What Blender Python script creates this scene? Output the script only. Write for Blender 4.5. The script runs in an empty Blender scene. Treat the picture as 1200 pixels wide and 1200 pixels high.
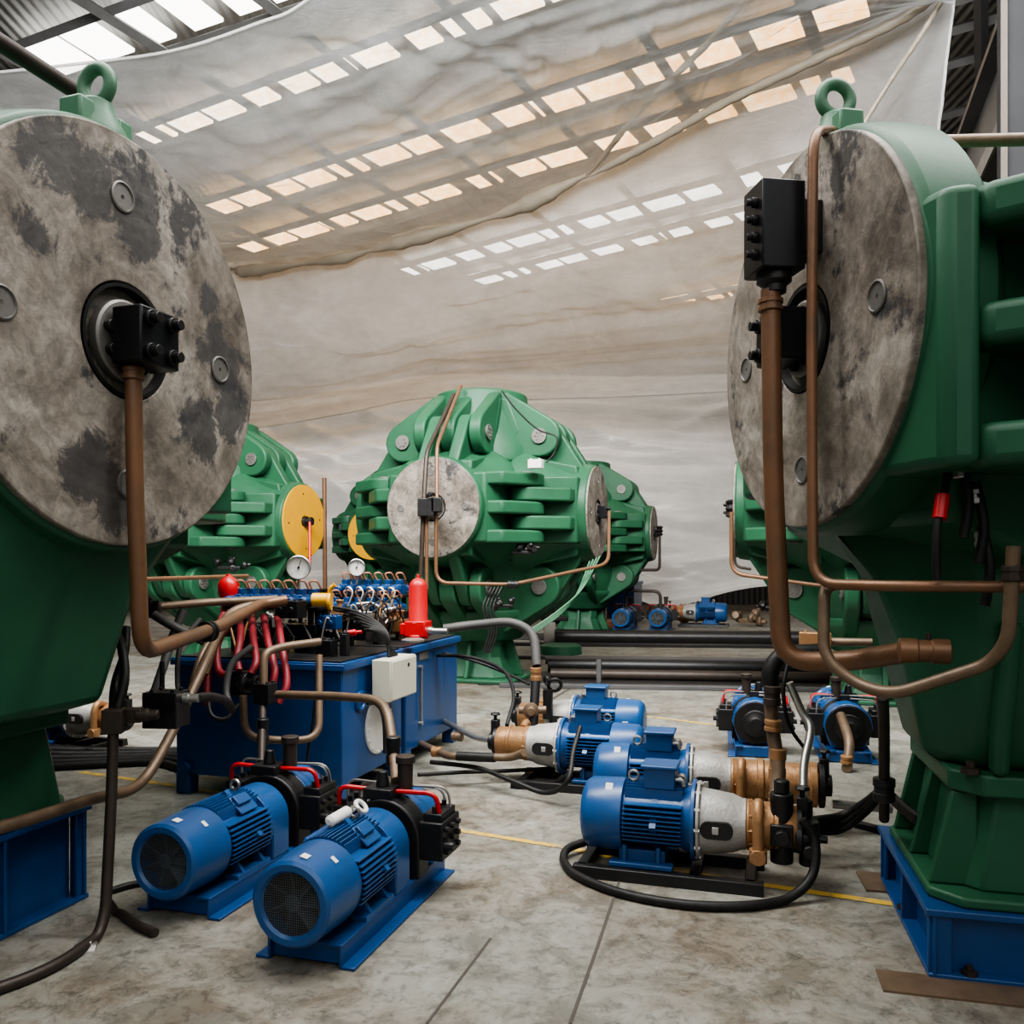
import bpy, bmesh, math, random
from mathutils import Vector, Matrix, noise
random.seed(7)
R = math.radians
COL = bpy.context.scene.collection
FPX = 1000.0; HY = 660.0; EYE = 1.5
def P(px, py, Y):
    return Vector(((px-600)/FPX*Y, Y, EYE+(HY-py)/FPX*Y))
def G(px, py):
    Y = EYE*FPX/(py-HY)
    return Vector(((px-600)/FPX*Y, Y, 0))

# ------------------------------------------------------------ materials
def nt_new(name):
    m = bpy.data.materials.new(name); m.use_nodes = True
    nt = m.node_tree; nt.nodes.clear()
    out = nt.nodes.new('ShaderNodeOutputMaterial')
    return m, nt, out
def noise_node(nt, scale, detail=5, rough=.6, coord='Object', stretch=None, dist=0):
    tc = nt.nodes.new('ShaderNodeTexCoord')
    n = nt.nodes.new('ShaderNodeTexNoise')
    n.inputs['Scale'].default_value = scale
    n.inputs['Detail'].default_value = detail
    n.inputs['Roughness'].default_value = rough
    n.inputs['Distortion'].default_value = dist
    src = tc.outputs[coord]
    if stretch:
        mp = nt.nodes.new('ShaderNodeMapping')
        mp.inputs['Scale'].default_value = stretch
        nt.links.new(src, mp.inputs['Vector']); src = mp.outputs['Vector']
    nt.links.new(src, n.inputs['Vector'])
    return n.outputs['Fac']
def ramp(nt, fac, stops):
    r = nt.nodes.new('ShaderNodeValToRGB')
    e = r.color_ramp.elements
    while len(e) < len(stops): e.new(.5)
    for i, (p, c) in enumerate(stops):
        e[i].position = p
        e[i].color = (c, c, c, 1) if not isinstance(c, (tuple, list)) else (*c, 1)
    nt.links.new(fac, r.inputs['Fac'])
    return r.outputs['Color']
def mixc(nt, fac, a, b):
    m = nt.nodes.new('ShaderNodeMix'); m.data_type = 'RGBA'
    for s, v in ((0, fac), (6, a), (7, b)):
        if isinstance(v, (int, float)): m.inputs[s].default_value = v
        elif isinstance(v, (tuple, list)): m.inputs[s].default_value = (*v, 1)
        else: nt.links.new(v, m.inputs[s])
    return m.outputs[2]
def bump(nt, h, strength, dist=.01):
    b = nt.nodes.new('ShaderNodeBump'); b.inputs['Strength'].default_value = strength
    b.inputs['Distance'].default_value = dist
    nt.links.new(h, b.inputs['Height']); return b.outputs['Normal']
def paint(name, base, rough=.4, metal=0., dirt=.35, dirtcol=None, scale=3., bmp=.1, bscale=30, emis=0, spec=.5):
    m, nt, out = nt_new(name)
    p = nt.nodes.new('ShaderNodeBsdfPrincipled')
    f = ramp(nt, noise_node(nt, scale, 7, .65), [(.38, 0.), (.72, 1.)])
    dc = dirtcol or tuple(c*.45 for c in base)
    mul = nt.nodes.new('ShaderNodeMath'); mul.operation = 'MULTIPLY'; mul.inputs[1].default_value = dirt
    nt.links.new(f, mul.inputs[0])
    c = mixc(nt, mul.outputs[0], base, dc)
    nt.links.new(c, p.inputs['Base Color'])
    p.inputs['Roughness'].default_value = rough; p.inputs['Metallic'].default_value = metal
    p.inputs['Specular IOR Level'].default_value = spec
    if bmp: nt.links.new(bump(nt, noise_node(nt, bscale, 4), bmp), p.inputs['Normal'])
    if emis:
        p.inputs['Emission Color'].default_value = (*base, 1); p.inputs['Emission Strength'].default_value = emis
    nt.links.new(p.outputs[0], out.inputs[0])
    return m
M = {}
M['green'] = paint('green_paint', (.024, .106, .052), .45, dirt=.6, dirtcol=(.012, .058, .030), scale=1.6, bmp=.12, bscale=14, spec=.32)
M['green_worn'] = paint('worn_green_paint', (.05, .17, .09), .5, dirt=.7, dirtcol=(.13, .17, .13), scale=4)
M['blue'] = paint('blue_paint', (.005, .055, .185), .35, dirt=.5, dirtcol=(.010, .038, .105), scale=5, bmp=.06)
M['blue_motor'] = paint('blue_motor_paint', (.010, .070, .215), .33, dirt=.45, dirtcol=(.02, .055, .13), scale=8, bmp=.05)
M['blue_dark'] = paint('dark_blue_paint', (.006, .055, .20), .45, dirt=.7, dirtcol=(.03, .035, .05), scale=4)
M['red'] = paint('red_paint', (.50, .007, .012), .35, dirt=.3, scale=6)
M['red_hose'] = paint('red_hose', (.22, .012, .02), .5, dirt=.6, scale=10)
M['yellow'] = paint('yellow_paint', (.72, .36, .012), .45, dirt=.25, dirtcol=(.5, .25, .02), scale=5, bmp=.04)
M['black'] = paint('black_steel', (.012, .012, .013), .42, metal=.3, dirt=.5, dirtcol=(.03, .027, .025), scale=10)
M['block'] = paint('black_oxide_block', (.013, .014, .016), .36, metal=.5, dirt=.4, dirtcol=(.022, .022, .023), scale=6, bmp=.03)
M['rubber'] = paint('black_rubber', (.008, .008, .008), .5, dirt=.5, dirtcol=(.03, .027, .024), scale=14, spec=.3)
M['greyhose'] = paint('grey_hose', (.06, .057, .054), .6, dirt=.5, scale=10)
M['copper'] = paint('brown_steel_pipe', (.19, .095, .048), .42, metal=.35, dirt=.75, dirtcol=(.10, .065, .042), scale=7, bmp=.12, bscale=60)
M['pipe'] = paint('dull_steel_pipe', (.17, .115, .072), .45, metal=.3, dirt=.7, dirtcol=(.08, .055, .038), scale=9, bmp=.1, bscale=60)
M['darkpipe'] = paint('dark_pipe', (.05, .038, .03), .5, metal=.4, dirt=.6, scale=9)
M['bronze'] = paint('bronze_paint', (.36, .195, .09), .42, metal=.45, dirt=.5, dirtcol=(.22, .11, .05), scale=12, bmp=.3, bscale=50)
M['cast'] = paint('cast_aluminium', (.42, .41, .39), .5, metal=.45, dirt=.6, dirtcol=(.22, .20, .18), scale=12, bmp=.3, bscale=60)
M['steel'] = paint('bright_steel', (.45, .43, .40), .35, metal=.85, dirt=.4, scale=10)
M['capmetal'] = paint('pin_cap_metal', (.20, .19, .175), .5, metal=.5, dirt=.6, scale=10, bmp=.2)
M['white'] = paint('white_plastic', (.75, .74, .70), .5, dirt=.15, scale=10, bmp=0)
M['cream'] = paint('cream_box_paint', (.56, .54, .44), .4, dirt=.2, dirtcol=(.4, .38, .3), scale=4, bmp=0)
M['ink'] = paint('black_ink', (.01, .01, .01), .5, dirt=0, bmp=0)
M['darksteel'] = paint('building_steel', (.075, .075, .075), .6, dirt=.5, dirtcol=(.03, .03, .03), scale=2)
M['lightsteel'] = paint('pale_building_steel', (.20, .185, .16), .6, dirt=.5, scale=3)
M['cardboard'] = paint('brown_card', (.25, .10, .05), .7, dirt=.3, bmp=0)
M['blueblock'] = paint('blue_valve_paint', (.006, .048, .16), .35, dirt=.4, scale=20)
M['fan'] = paint('dark_fan_blades', (.02, .03, .045), .5, dirt=.3, bmp=0)

def mat_mesh():
    m, nt, out = nt_new('fan_guard_mesh')
    p = nt.nodes.new('ShaderNodeBsdfPrincipled')
    p.inputs['Base Color'].default_value = (.16, .17, .17, 1); p.inputs['Roughness'].default_value = .5; p.inputs['Metallic'].default_value = .4
    tc = nt.nodes.new('ShaderNodeTexCoord'); v = nt.nodes.new('ShaderNodeTexVoronoi')
    v.inputs['Scale'].default_value = 110; v.inputs['Randomness'].default_value = 0; v.distance = 'CHEBYCHEV'
    nt.links.new(tc.outputs['Object'], v.inputs['Vector'])
    g = nt.nodes.new('ShaderNodeMath'); g.operation = 'GREATER_THAN'; g.inputs[1].default_value = .43
    nt.links.new(v.outputs['Distance'], g.inputs[0])
    t = nt.nodes.new('ShaderNodeBsdfTransparent'); mx = nt.nodes.new('ShaderNodeMixShader')
    nt.links.new(g.outputs[0], mx.inputs[0]); nt.links.new(t.outputs[0], mx.inputs[1]); nt.links.new(p.outputs[0], mx.inputs[2])
    nt.links.new(mx.outputs[0], out.inputs[0])
    return m
M['mesh'] = mat_mesh()

def mat_disc(stains=()):
    m, nt, out = nt_new('stained_bare_metal' if stains else 'worn_bare_metal')
    p = nt.nodes.new('ShaderNodeBsdfPrincipled')
    base = ramp(nt, noise_node(nt, 3.2, 9, .68, dist=.6), [(.34, (.12, .098, .078)), (.48, (.24, .205, .17)), (.62, (.42, .375, .325))])
    fine = ramp(nt, noise_node(nt, 16, 8, .75, dist=1.2), [(.40, .55), (.60, 1.05)])
    c1 = nt.nodes.new('ShaderNodeMix'); c1.data_type = 'RGBA'; c1.blend_type = 'MULTIPLY'; c1.inputs[0].default_value = .75
    nt.links.new(base, c1.inputs[6]); nt.links.new(fine, c1.inputs[7])
    dk = ramp(nt, noise_node(nt, 2.3, 8, .72, stretch=(1, 1.2, 1)), [(.555, 0.), (.60, .9)])
    c2 = mixc(nt, dk, c1.outputs[2], (.035, .035, .038))
    if stains:
        tco = nt.nodes.new('ShaderNodeTexCoord'); prev = None
        for (y, z, r_) in stains:
            dn = nt.nodes.new('ShaderNodeVectorMath'); dn.operation = 'DISTANCE'; dn.inputs[1].default_value = (1.57, y, z)
            nt.links.new(tco.outputs['Object'], dn.inputs[0])
            dv_ = nt.nodes.new('ShaderNodeMath'); dv_.operation = 'DIVIDE'; dv_.inputs[1].default_value = r_; nt.links.new(dn.outputs['Value'], dv_.inputs[0])
            if prev is None: prev = dv_.outputs[0]
            else:
                mn = nt.nodes.new('ShaderNodeMath'); mn.operation = 'MINIMUM'; nt.links.new(prev, mn.inputs[0]); nt.links.new(dv_.outputs[0], mn.inputs[1]); prev = mn.outputs[0]
        ma = nt.nodes.new('ShaderNodeMath'); ma.operation = 'MULTIPLY_ADD'; ma.inputs[1].default_value = -.30
        nt.links.new(prev, ma.inputs[0]); nt.links.new(noise_node(nt, 11, 9, .75, dist=.6), ma.inputs[2])
        sf = ramp(nt, ma.outputs[0], [(.18, 0.), (.26, .82)])
        c2 = mixc(nt, sf, c2, (.04, .04, .043))
    # faint machining rings about the beam axis (local x)
    tc = nt.nodes.new('ShaderNodeTexCoord'); sp = nt.nodes.new('ShaderNodeSeparateXYZ'); nt.links.new(tc.outputs['Object'], sp.inputs[0])
    ln = nt.nodes.new('ShaderNodeVectorMath'); ln.operation = 'LENGTH'; cb = nt.nodes.new('ShaderNodeCombineXYZ')
    nt.links.new(sp.outputs[1], cb.inputs[0]); nt.links.new(sp.outputs[2], cb.inputs[1]); nt.links.new(cb.outputs[0], ln.inputs[0])
    n2 = nt.nodes.new('ShaderNodeTexNoise'); n2.noise_dimensions = '1D'; n2.inputs['Scale'].default_value = 22; n2.inputs['Detail'].default_value = 5
    nt.links.new(ln.outputs['Value'], n2.inputs['W'])
    rr = ramp(nt, n2.outputs['Fac'], [(.35, .82), (.65, 1.1)])
    c3 = nt.nodes.new('ShaderNodeMix'); c3.data_type = 'RGBA'; c3.blend_type = 'MULTIPLY'; c3.inputs[0].default_value = .8
    nt.links.new(c2, c3.inputs[6]); nt.links.new(rr, c3.inputs[7])
    nt.links.new(c3.outputs[2], p.inputs['Base Color'])
    p.inputs['Metallic'].default_value = .25; p.inputs['Roughness'].default_value = .55
    nt.links.new(bump(nt, noise_node(nt, 22, 8, .7, dist=1), .35, .01), p.inputs['Normal'])
    nt.links.new(p.outputs[0], out.inputs[0])
    return m
M['disc'] = mat_disc()
M['disc_stained'] = mat_disc([(-.24, .44, .12), (-.12, .40, .10), (.03, .40, .12), (.06, .30, .08), (.42, .03, .12), (.45, -.12, .10), (.30, -.20, .09), (-.12, -.38, .10), (-.05, -.46, .08), (-.30, .20, .06), (.34, .22, .05)])

def mat_floor():
    m, nt, out = nt_new('worn_painted_concrete')
    p = nt.nodes.new('ShaderNodeBsdfPrincipled')
    a = ramp(nt, noise_node(nt, .55, 8, .7), [(.42, (.15, .122, .090)), (.54, (.225, .235, .205))])
    b = ramp(nt, noise_node(nt, 3.2, 10, .75, dist=.8), [(.42, (.085, .07, .052)), (.5, (.21, .19, .155)), (.62, (.31, .31, .275))])
    c = mixc(nt, .5, a, b)
    sp_ = ramp(nt, noise_node(nt, 14, 10, .8, dist=.5), [(.40, .45), (.50, 1.), (.62, 1.), (.70, 1.3)])
    c1 = nt.nodes.new('ShaderNodeMix'); c1.data_type = 'RGBA'; c1.blend_type = 'MULTIPLY'; c1.inputs[0].default_value = .8
    nt.links.new(c, c1.inputs[6]); nt.links.new(sp_, c1.inputs[7])
    st = ramp(nt, noise_node(nt, .9, 6, .6, stretch=(1, .6, 1)), [(.54, 0.), (.70, .7)])
    c2 = mixc(nt, st, c1.outputs[2], (.05, .043, .035))
    nt.links.new(c2, p.inputs['Base Color'])
    rg = ramp(nt, noise_node(nt, 2.0, 6, .7), [(.35, .38), (.65, .68)])
    nt.links.new(rg, p.inputs['Roughness'])
    nt.links.new(bump(nt, noise_node(nt, 9, 9, .75), .22, .01), p.inputs['Normal'])
    nt.links.new(p.outputs[0], out.inputs[0])
    return m
M['floor'] = mat_floor()

def mat_line():
    m, nt, out = nt_new('worn_yellow_line_paint')
    p = nt.nodes.new('ShaderNodeBsdfPrincipled')
    c = ramp(nt, noise_node(nt, 9, 8, .75), [(.50, (.58, .38, .05)), (.60, (.24, .20, .13))])
    nt.links.new(c, p.inputs['Base Color']); p.inputs['Roughness'].default_value = .6
    nt.links.new(p.outputs[0], out.inputs[0]); return m
M['line'] = mat_line()

def mat_sheet(name, opac_lo, opac_hi, col, trans=.55, bst=.25):
    m, nt, out = nt_new(name)
    d = nt.nodes.new('ShaderNodeBsdfDiffuse'); t = nt.nodes.new('ShaderNodeBsdfTranslucent'); g = nt.nodes.new('ShaderNodeBsdfGlossy')
    tr = nt.nodes.new('ShaderNodeBsdfTransparent')
    cn = mixc(nt, ramp(nt, noise_node(nt, .5, 6, .7, stretch=(1, 1, 2.2)), [(.35, 0.), (.7, 1.)]), col, tuple(x*.80 for x in col))
    nt.links.new(cn, d.inputs[0]); nt.links.new(cn, t.inputs[0])
    g.inputs['Roughness'].default_value = .28; g.inputs[0].default_value = (.8, .8, .8, 1)
    nb = bump(nt, noise_node(nt, 1.6, 9, .62, stretch=(1, 1, 2.5), dist=1.4), bst, .12)
    for s in (d, t, g): nt.links.new(nb, s.inputs['Normal'])
    m1 = nt.nodes.new('ShaderNodeMixShader'); m1.inputs[0].default_value = trans
    nt.links.new(d.outputs[0], m1.inputs[1]); nt.links.new(t.outputs[0], m1.inputs[2])
    m2 = nt.nodes.new('ShaderNodeMixShader'); m2.inputs[0].default_value = .07
    nt.links.new(m1.outputs[0], m2.inputs[1]); nt.links.new(g.outputs[0], m2.inputs[2])
    m3 = nt.nodes.new('ShaderNodeMixShader')
    op = ramp(nt, noise_node(nt, .8, 8, .7, stretch=(1, 1, 2), dist=1), [(.3, opac_lo), (.7, opac_hi)])
    nt.links.new(op, m3.inputs[0]); nt.links.new(tr.outputs[0], m3.inputs[1]); nt.links.new(m2.outputs[0], m3.inputs[2])
    nt.links.new(m3.outputs[0], out.inputs[0])
    return m
M['sheetA'] = mat_sheet('clear_plastic_film', .40, .66, (.86, .88, .90))
M['sheetB'] = mat_sheet('hazy_plastic_film', .62, .82, (.88, .88, .88))
M['sheetC'] = mat_sheet('milky_plastic_film', .90, .98, (.90, .88, .84), .3)
M['fold'] = mat_sheet('gathered_plastic_film', .9, .97, (.46, .40, .32), .25)

def mat_skylight(name, c1, c2, s):
    m, nt, out = nt_new(name)
    e = nt.nodes.new('ShaderNodeEmission'); e.inputs['Strength'].default_value = s
    c = ramp(nt, noise_node(nt, 1.3, 8, .75, dist=1), [(.42, c1), (.62, c2)])
    nt.links.new(c, e.inputs[0]); nt.links.new(e.outputs[0], out.inputs[0]); return m
M['sky_white'] = mat_skylight('daylit_panel', (1, .95, .86), (1, 1, 1), 6)
M['sky_mid'] = mat_skylight('sunlit_panel', (1, .72, .42), (1, .95, .85), 6)
M['sky_warm'] = mat_skylight('sunlit_dirty_panel', (1, .50, .17), (1, .80, .50), 5.5)

def mat_sheetmetal(name, col):
    m, nt, out = nt_new(name)
    p = nt.nodes.new('ShaderNodeBsdfPrincipled'); p.inputs['Base Color'].default_value = (*col, 1); p.inputs['Roughness'].default_value = .55
    tc = nt.nodes.new('ShaderNodeTexCoord'); w = nt.nodes.new('ShaderNodeTexWave'); w.inputs['Scale'].default_value = 1.6
    w.bands_direction = 'X'
    nt.links.new(tc.outputs['Object'], w.inputs['Vector'])
    nt.links.new(bump(nt, w.outputs['Fac'], .8, .05), p.inputs['Normal'])
    nt.links.new(p.outputs[0], out.inputs[0]); return m
M['roof'] = mat_sheetmetal('corrugated_roof_metal', (.15, .15, .145))
M['wall'] = mat_sheetmetal('corrugated_wall_metal', (.07, .07, .072))

# ------------------------------------------------------------ mesh builder
def frame_for(d):
    d = Vector(d).normalized()
    up = Vector((0, 0, 1)) if abs(d.z) < .95 else Vector((0, 1, 0))
    x = d.cross(up).normalized(); y = x.cross(d).normalized()
    return x, y, d
class MB:
    def __init__(s, M0=None):
        s.v = []; s.f = []; s.M = M0 or Matrix.Identity(4)
    def add(s, vs, fs):
        b = len(s.v)
        s.v += [tuple(s.M @ Vector(v)) for v in vs]; s.f += [tuple(b+i for i in f) for f in fs]
        return s
    def box(s, c, d, rz=0, rx=0, ry=0):
        Mx = Matrix.Translation(c) @ Matrix.Rotation(rz, 4, 'Z') @ Matrix.Rotation(ry, 4, 'Y') @ Matrix.Rotation(rx, 4, 'X')
        vs = [Mx @ Vector((x*d[0]/2, y*d[1]/2, z*d[2]/2)) for x in (-1, 1) for y in (-1, 1) for z in (-1, 1)]
        return s.add(vs, [(0, 1, 3, 2), (4, 6, 7, 5), (0, 4, 5, 1), (2, 3, 7, 6), (0, 2, 6, 4), (1, 5, 7, 3)])
    def cyl(s, p0, p1, r0, r1=None, n=24, cap=True):
        return s.lathe([(0, r0), ((Vector(p1)-Vector(p0)).length, r0 if r1 is None else r1)], p0, Vector(p1)-Vector(p0), n, cap)
    def lathe(s, prof, o, axis, n=32, cap=True):
        x, y, d = frame_for(axis); o = Vector(o); vs = []; fs = []
        for (t, r) in prof:
            for k in range(n):
                a = 2*math.pi*k/n
                vs.append(o + d*t + x*(math.cos(a)*r) + y*(math.sin(a)*r))
        for i in range(len(prof)-1):
            for k in range(n):
                k2 = (k+1) % n
                fs.append((i*n+k, i*n+k2, (i+1)*n+k2, (i+1)*n+k))
        if cap:
            fs.append(tuple(range(n))[::-1]); fs.append(tuple((len(prof)-1)*n+k for k in range(n)))
        return s.add(vs, fs)
    def tube(s, pts, r, n=10, cap=True):
        pts = [Vector(p) for p in pts]; N = len(pts); vs = []; fs = []
        rs = r if isinstance(r, (list, tuple)) else [r]*N
        t = (pts[1]-pts[0]).normalized(); x, y, _ = frame_for(t)
        for i, p in enumerate(pts):
            if i == 0: tn = pts[1]-pts[0]
            elif i == N-1: tn = pts[-1]-pts[-2]
            else: tn = (pts[i+1]-pts[i]).normalized()+(pts[i]-pts[i-1]).normalized()
            if tn.length < 1e-6: tn = t
            tn.normalize()
            x = (x - tn*x.dot(tn)).normalized(); y = tn.cross(x)
            for k in range(n):
                a = 2*math.pi*k/n; vs.append(p + x*(math.cos(a)*rs[i]) + y*(math.sin(a)*rs[i]))
        for i in range(N-1):
            for k in range(n):
                k2 = (k+1) % n; fs.append((i*n+k, i*n+k2, (i+1)*n+k2, (i+1)*n+k))
        if cap: fs.append(tuple(range(n))[::-1]); fs.append(tuple((N-1)*n+k for k in range(n)))
        return s.add(vs, fs)
    def torus(s, c, axis, R0, r0, n=28, m=10, a0=0, a1=2*math.pi):
        x, y, d = frame_for(axis); c = Vector(c)
        if abs(a1-a0-2*math.pi) < 1e-6:
            vs = []; fs = []
            for k in range(n):
                u = 2*math.pi*k/n; e = x*math.cos(u)+y*math.sin(u)
                for j in range(m):
                    w_ = 2*math.pi*j/m; vs.append(c+e*(R0+r0*math.cos(w_))+d*(r0*math.sin(w_)))
            for k in range(n):
                for j in range(m): fs.append((k*m+j, ((k+1) % n)*m+j, ((k+1) % n)*m+(j+1) % m, k*m+(j+1) % m))
            return s.add(vs, fs)
        pts = [c + x*(math.cos(a0+(a1-a0)*k/n)*R0) + y*(math.sin(a0+(a1-a0)*k/n)*R0) for k in range(n+1)]
        return s.tube(pts, r0, m)
    def prism(s, poly, a0, a1, o, ex, ey, ez):
        """poly in (ex,ey) plane, extruded along ez from a0 to a1"""
        o = Vector(o); ex = Vector(ex); ey = Vector(ey); ez = Vector(ez); n = len(poly)
        vs = [o+ex*p[0]+ey*p[1]+ez*a0 for p in poly]+[o+ex*p[0]+ey*p[1]+ez*a1 for p in poly]
        fs = [tuple(range(n))[::-1], tuple(range(n, 2*n))]+[(i, (i+1) % n, n+(i+1) % n, n+i) for i in range(n)]
        return s.add(vs, fs)
    def loft(s, rings, cap=True):
        n = len(rings[0]); vs = [v for r in rings for v in r]; fs = []
        for i in range(len(rings)-1):
            for k in range(n): fs.append((i*n+k, i*n+(k+1) % n, (i+1)*n+(k+1) % n, (i+1)*n+k))
        if cap: fs.append(tuple(range(n))[::-1]); fs.append(tuple((len(rings)-1)*n+k for k in range(n)))
        return s.add(vs, fs)
    def bolts(s, c, axis, Rr, n, r, h, a0=0, hexn=6):
        x, y, d = frame_for(axis); c = Vector(c)
        for k in range(n):
            a = a0+2*math.pi*k/n; p = c+x*(math.cos(a)*Rr)+y*(math.sin(a)*Rr)
            s.cyl(p, p+d*h, r, n=hexn)
        return s
    def build(s, name, mat, parent=None, bevel=0, segs=2, smooth=35, recenter=True):
        me = bpy.data.meshes.new(name)
        off = Vector((0, 0, 0))
        if parent is None and recenter:
            xs = [v[0] for v in s.v]; ys = [v[1] for v in s.v]; zs = [v[2] for v in s.v]
            off = Vector(((min(xs)+max(xs))/2, (min(ys)+max(ys))/2, min(zs)))
        me.from_pydata([tuple(Vector(v)-off) for v in s.v], [], s.f)
        bm = bmesh.new(); bm.from_mesh(me); bmesh.ops.recalc_face_normals(bm, faces=bm.faces); bm.to_mesh(me); bm.free()
        me.materials.append(mat if not isinstance(mat, str) else M[mat])
        me.polygons.foreach_set('use_smooth', [True]*len(me.polygons))
        me.set_sharp_from_angle(angle=R(smooth))
        o = bpy.data.objects.new(name, me); COL.objects.link(o)
        o.location = off
        if parent is not None: o.parent = parent
        if bevel:
            b = o.modifiers.new('bevel', 'BEVEL'); b.width = bevel; b.segments = segs; b.limit_method = 'ANGLE'; b.angle_limit = R(40)
            b.harden_normals = False
        return o
def tag(o, label=None, cat=None, group=None, kind=None):
    if label: o['label'] = label
    if cat: o['category'] = cat
    if group: o['group'] = group
    if kind: o['kind'] = kind
    return o
def empty(name, loc, rz=0, sc=1, label=None, cat=None, group=None):
    o = bpy.data.objects.new(name, None); COL.objects.link(o); o.empty_display_size = .2
    o.location = loc; o.rotation_euler = (0, 0, rz); o.scale = (sc, sc, sc)
    return tag(o, label, cat, group)
def kids(o): return [c for c in bpy.data.objects if c.parent == o]
def copy_tree(o, parent=None, skip=()):
    c = o.copy(); COL.objects.link(c); c.parent = parent
    for ch in kids(o):
        if ch.name.split('.')[0] in skip: continue
        copy_tree(ch, c, skip)
    return c
def fillet(pts, d, n=7):
    pts = [Vector(p) for p in pts]; out = [pts[0]]
    for i in range(1, len(pts)-1):
        a, b, c = pts[i-1], pts[i], pts[i+1]
        la, lc = (a-b).length, (c-b).length; dd = min(d, la*.48, lc*.48)
        p, q = b+(a-b).normalized()*dd, b+(c-b).normalized()*dd
        for k in range(n+1):
            t = k/n; out.append(p*(1-t)**2+b*(2*t*(1-t))+q*t*t)
    out.append(pts[-1]); return out
def smoothp(pts, n=8):
    pts = [Vector(p) for p in pts]; e = [pts[0]*2-pts[1]]+pts+[pts[-1]*2-pts[-2]]; out = []
    for i in range(1, len(e)-2):
        for k in range(n):
            t = k/n; a, b, c, d = e[i-1], e[i], e[i+1], e[i+2]
            out.append(.5*((2*b)+(c-a)*t+(2*a-5*b+4*c-d)*t*t+(3*b-a-3*c+d)*t**3))
    out.append(pts[-1]); return out
def W(p):   # (px,py,Y) -> world, or a plain Vector passes through
    return p if isinstance(p, Vector) else (P(*p) if len(p) == 3 else G(*p))
def pipe(name, label, cat, pts, r, mat, bend=.12, smooth=False, group=None, parent=None, n=12):
    w = [W(p) for p in pts]
    path = smoothp(w) if smooth else fillet(w, bend)
    for p_ in path:
        if p_.z < r: p_.z = r
    b = MB(); b.tube(path, r, n)
    o = b.build(name, mat, parent)
    if parent is None: tag(o, label, cat, group)
    return o
def hull2(pts):
    pts = sorted(set((round(x, 6), round(y, 6)) for x, y in pts))
    def half(ps):
        h = []
        for p in ps:
            while len(h) > 1 and (h[-1][0]-h[-2][0])*(p[1]-h[-2][1])-(h[-1][1]-h[-2][1])*(p[0]-h[-2][0]) <= 0: h.pop()
            h.append(p)
        return h
    a, b = half(pts), half(pts[::-1]); return a[:-1]+b[:-1]
# ------------------------------------------------------------ camera, light
sc = bpy.context.scene
cd = bpy.data.cameras.new('camera'); cam = bpy.data.objects.new('camera', cd); COL.objects.link(cam)
cam.location = (0, 0, EYE); cam.rotation_euler = (R(90), 0, 0)
cd.sensor_width = 36; cd.lens = 30; cd.shift_y = .05; cd.clip_end = 200
sc.camera = cam
w = bpy.data.worlds.new('hall_daylight'); sc.world = w; w.use_nodes = True
bg = w.node_tree.nodes['Background']; bg.inputs[0].default_value = (.92, .96, 1, 1); bg.inputs[1].default_value = .32
def area(name, loc, size, energy, rot=(0, 0, 0), col=(1, .98, .95)):
    l = bpy.data.lights.new(name, 'AREA'); l.shape = 'RECTANGLE'; l.size, l.size_y = size; l.energy = energy; l.color = col
    o = bpy.data.objects.new(name, l); COL.objects.link(o); o.location = loc; o.rotation_euler = rot; return o
area('fill_over_bay', (0, 3.2, 8.6), (12, 6), 1150)  # added lamp overhead, out of view, lighting the near presses from above
area('fill_behind_bay', (1, -5, 7.5), (12, 6), 420, (R(35), 0, 0))  # unseen fill lamp added behind the camera, tipped toward the bay
area('fill_far_bay', (0, 12, 12.0), (24, 14), 6800, (0, 0, 0), (.86, .93, 1))  # added lamp above the roof, meant to brighten the far sheets
area('fill_toward_back', (0, 4.5, 8.4), (14, 3), 4200, (R(66), 0, 0), (1, .985, .96))  # unseen fill lamp added high up, aimed at the back sheets
sc.view_settings.view_transform = 'AgX'
sc.view_settings.look = 'AgX - Medium High Contrast'
sc.view_settings.exposure = 0.0
sc.cycles.max_bounces = 8; sc.cycles.transparent_max_bounces = 12

# ------------------------------------------------------------ setting
def struct(o): o['kind'] = 'structure'; return o
b = MB(); b.add([(-30, -6, 0), (30, -6, 0), (30, 36, 0), (-30, 36, 0)], [(0, 1, 2, 3)])
struct(b.build('floor', 'floor', recenter=False))
def floor_strip(name, pts, wd, mat, z=.003):
    b = MB()
    for (p, q) in zip(pts[:-1], pts[1:]):
        p, q = W(p), W(q); d = (q-p).normalized(); s = Vector((-d.y, d.x, 0))*wd/2; e = d*0
        p = p-e; q = q+e
        b.add([(p-s)+Vector((0, 0, z)), (p+s)+Vector((0, 0, z)), (q+s)+Vector((0, 0, z)), (q-s)+Vector((0, 0, z))], [(0, 1, 2, 3)])
    return b.build(name, mat)
M['joint'] = paint('floor_joint', (.07, .06, .05), .8, dirt=.4, bmp=0)
struct(floor_strip('trim_1', [(95, 905), (205, 921), (535, 973), (660, 993), (845, 1030), (1000, 1053), (1060, 1062)], .05, 'line'))
struct(floor_strip('trim_2', [(620, 826), (700, 833), (800, 845), (900, 857)], .05, 'line'))
struct(floor_strip('trim_3', [(668, 1200), (700, 1110), (760, 930)], .012, 'joint'))
struct(floor_strip('trim_4', [(632, 828), (686, 797)], .04, 'joint'))
struct(floor_strip('trim_5', [(500, 1200), (575, 1100)], .010, 'joint'))
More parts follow.
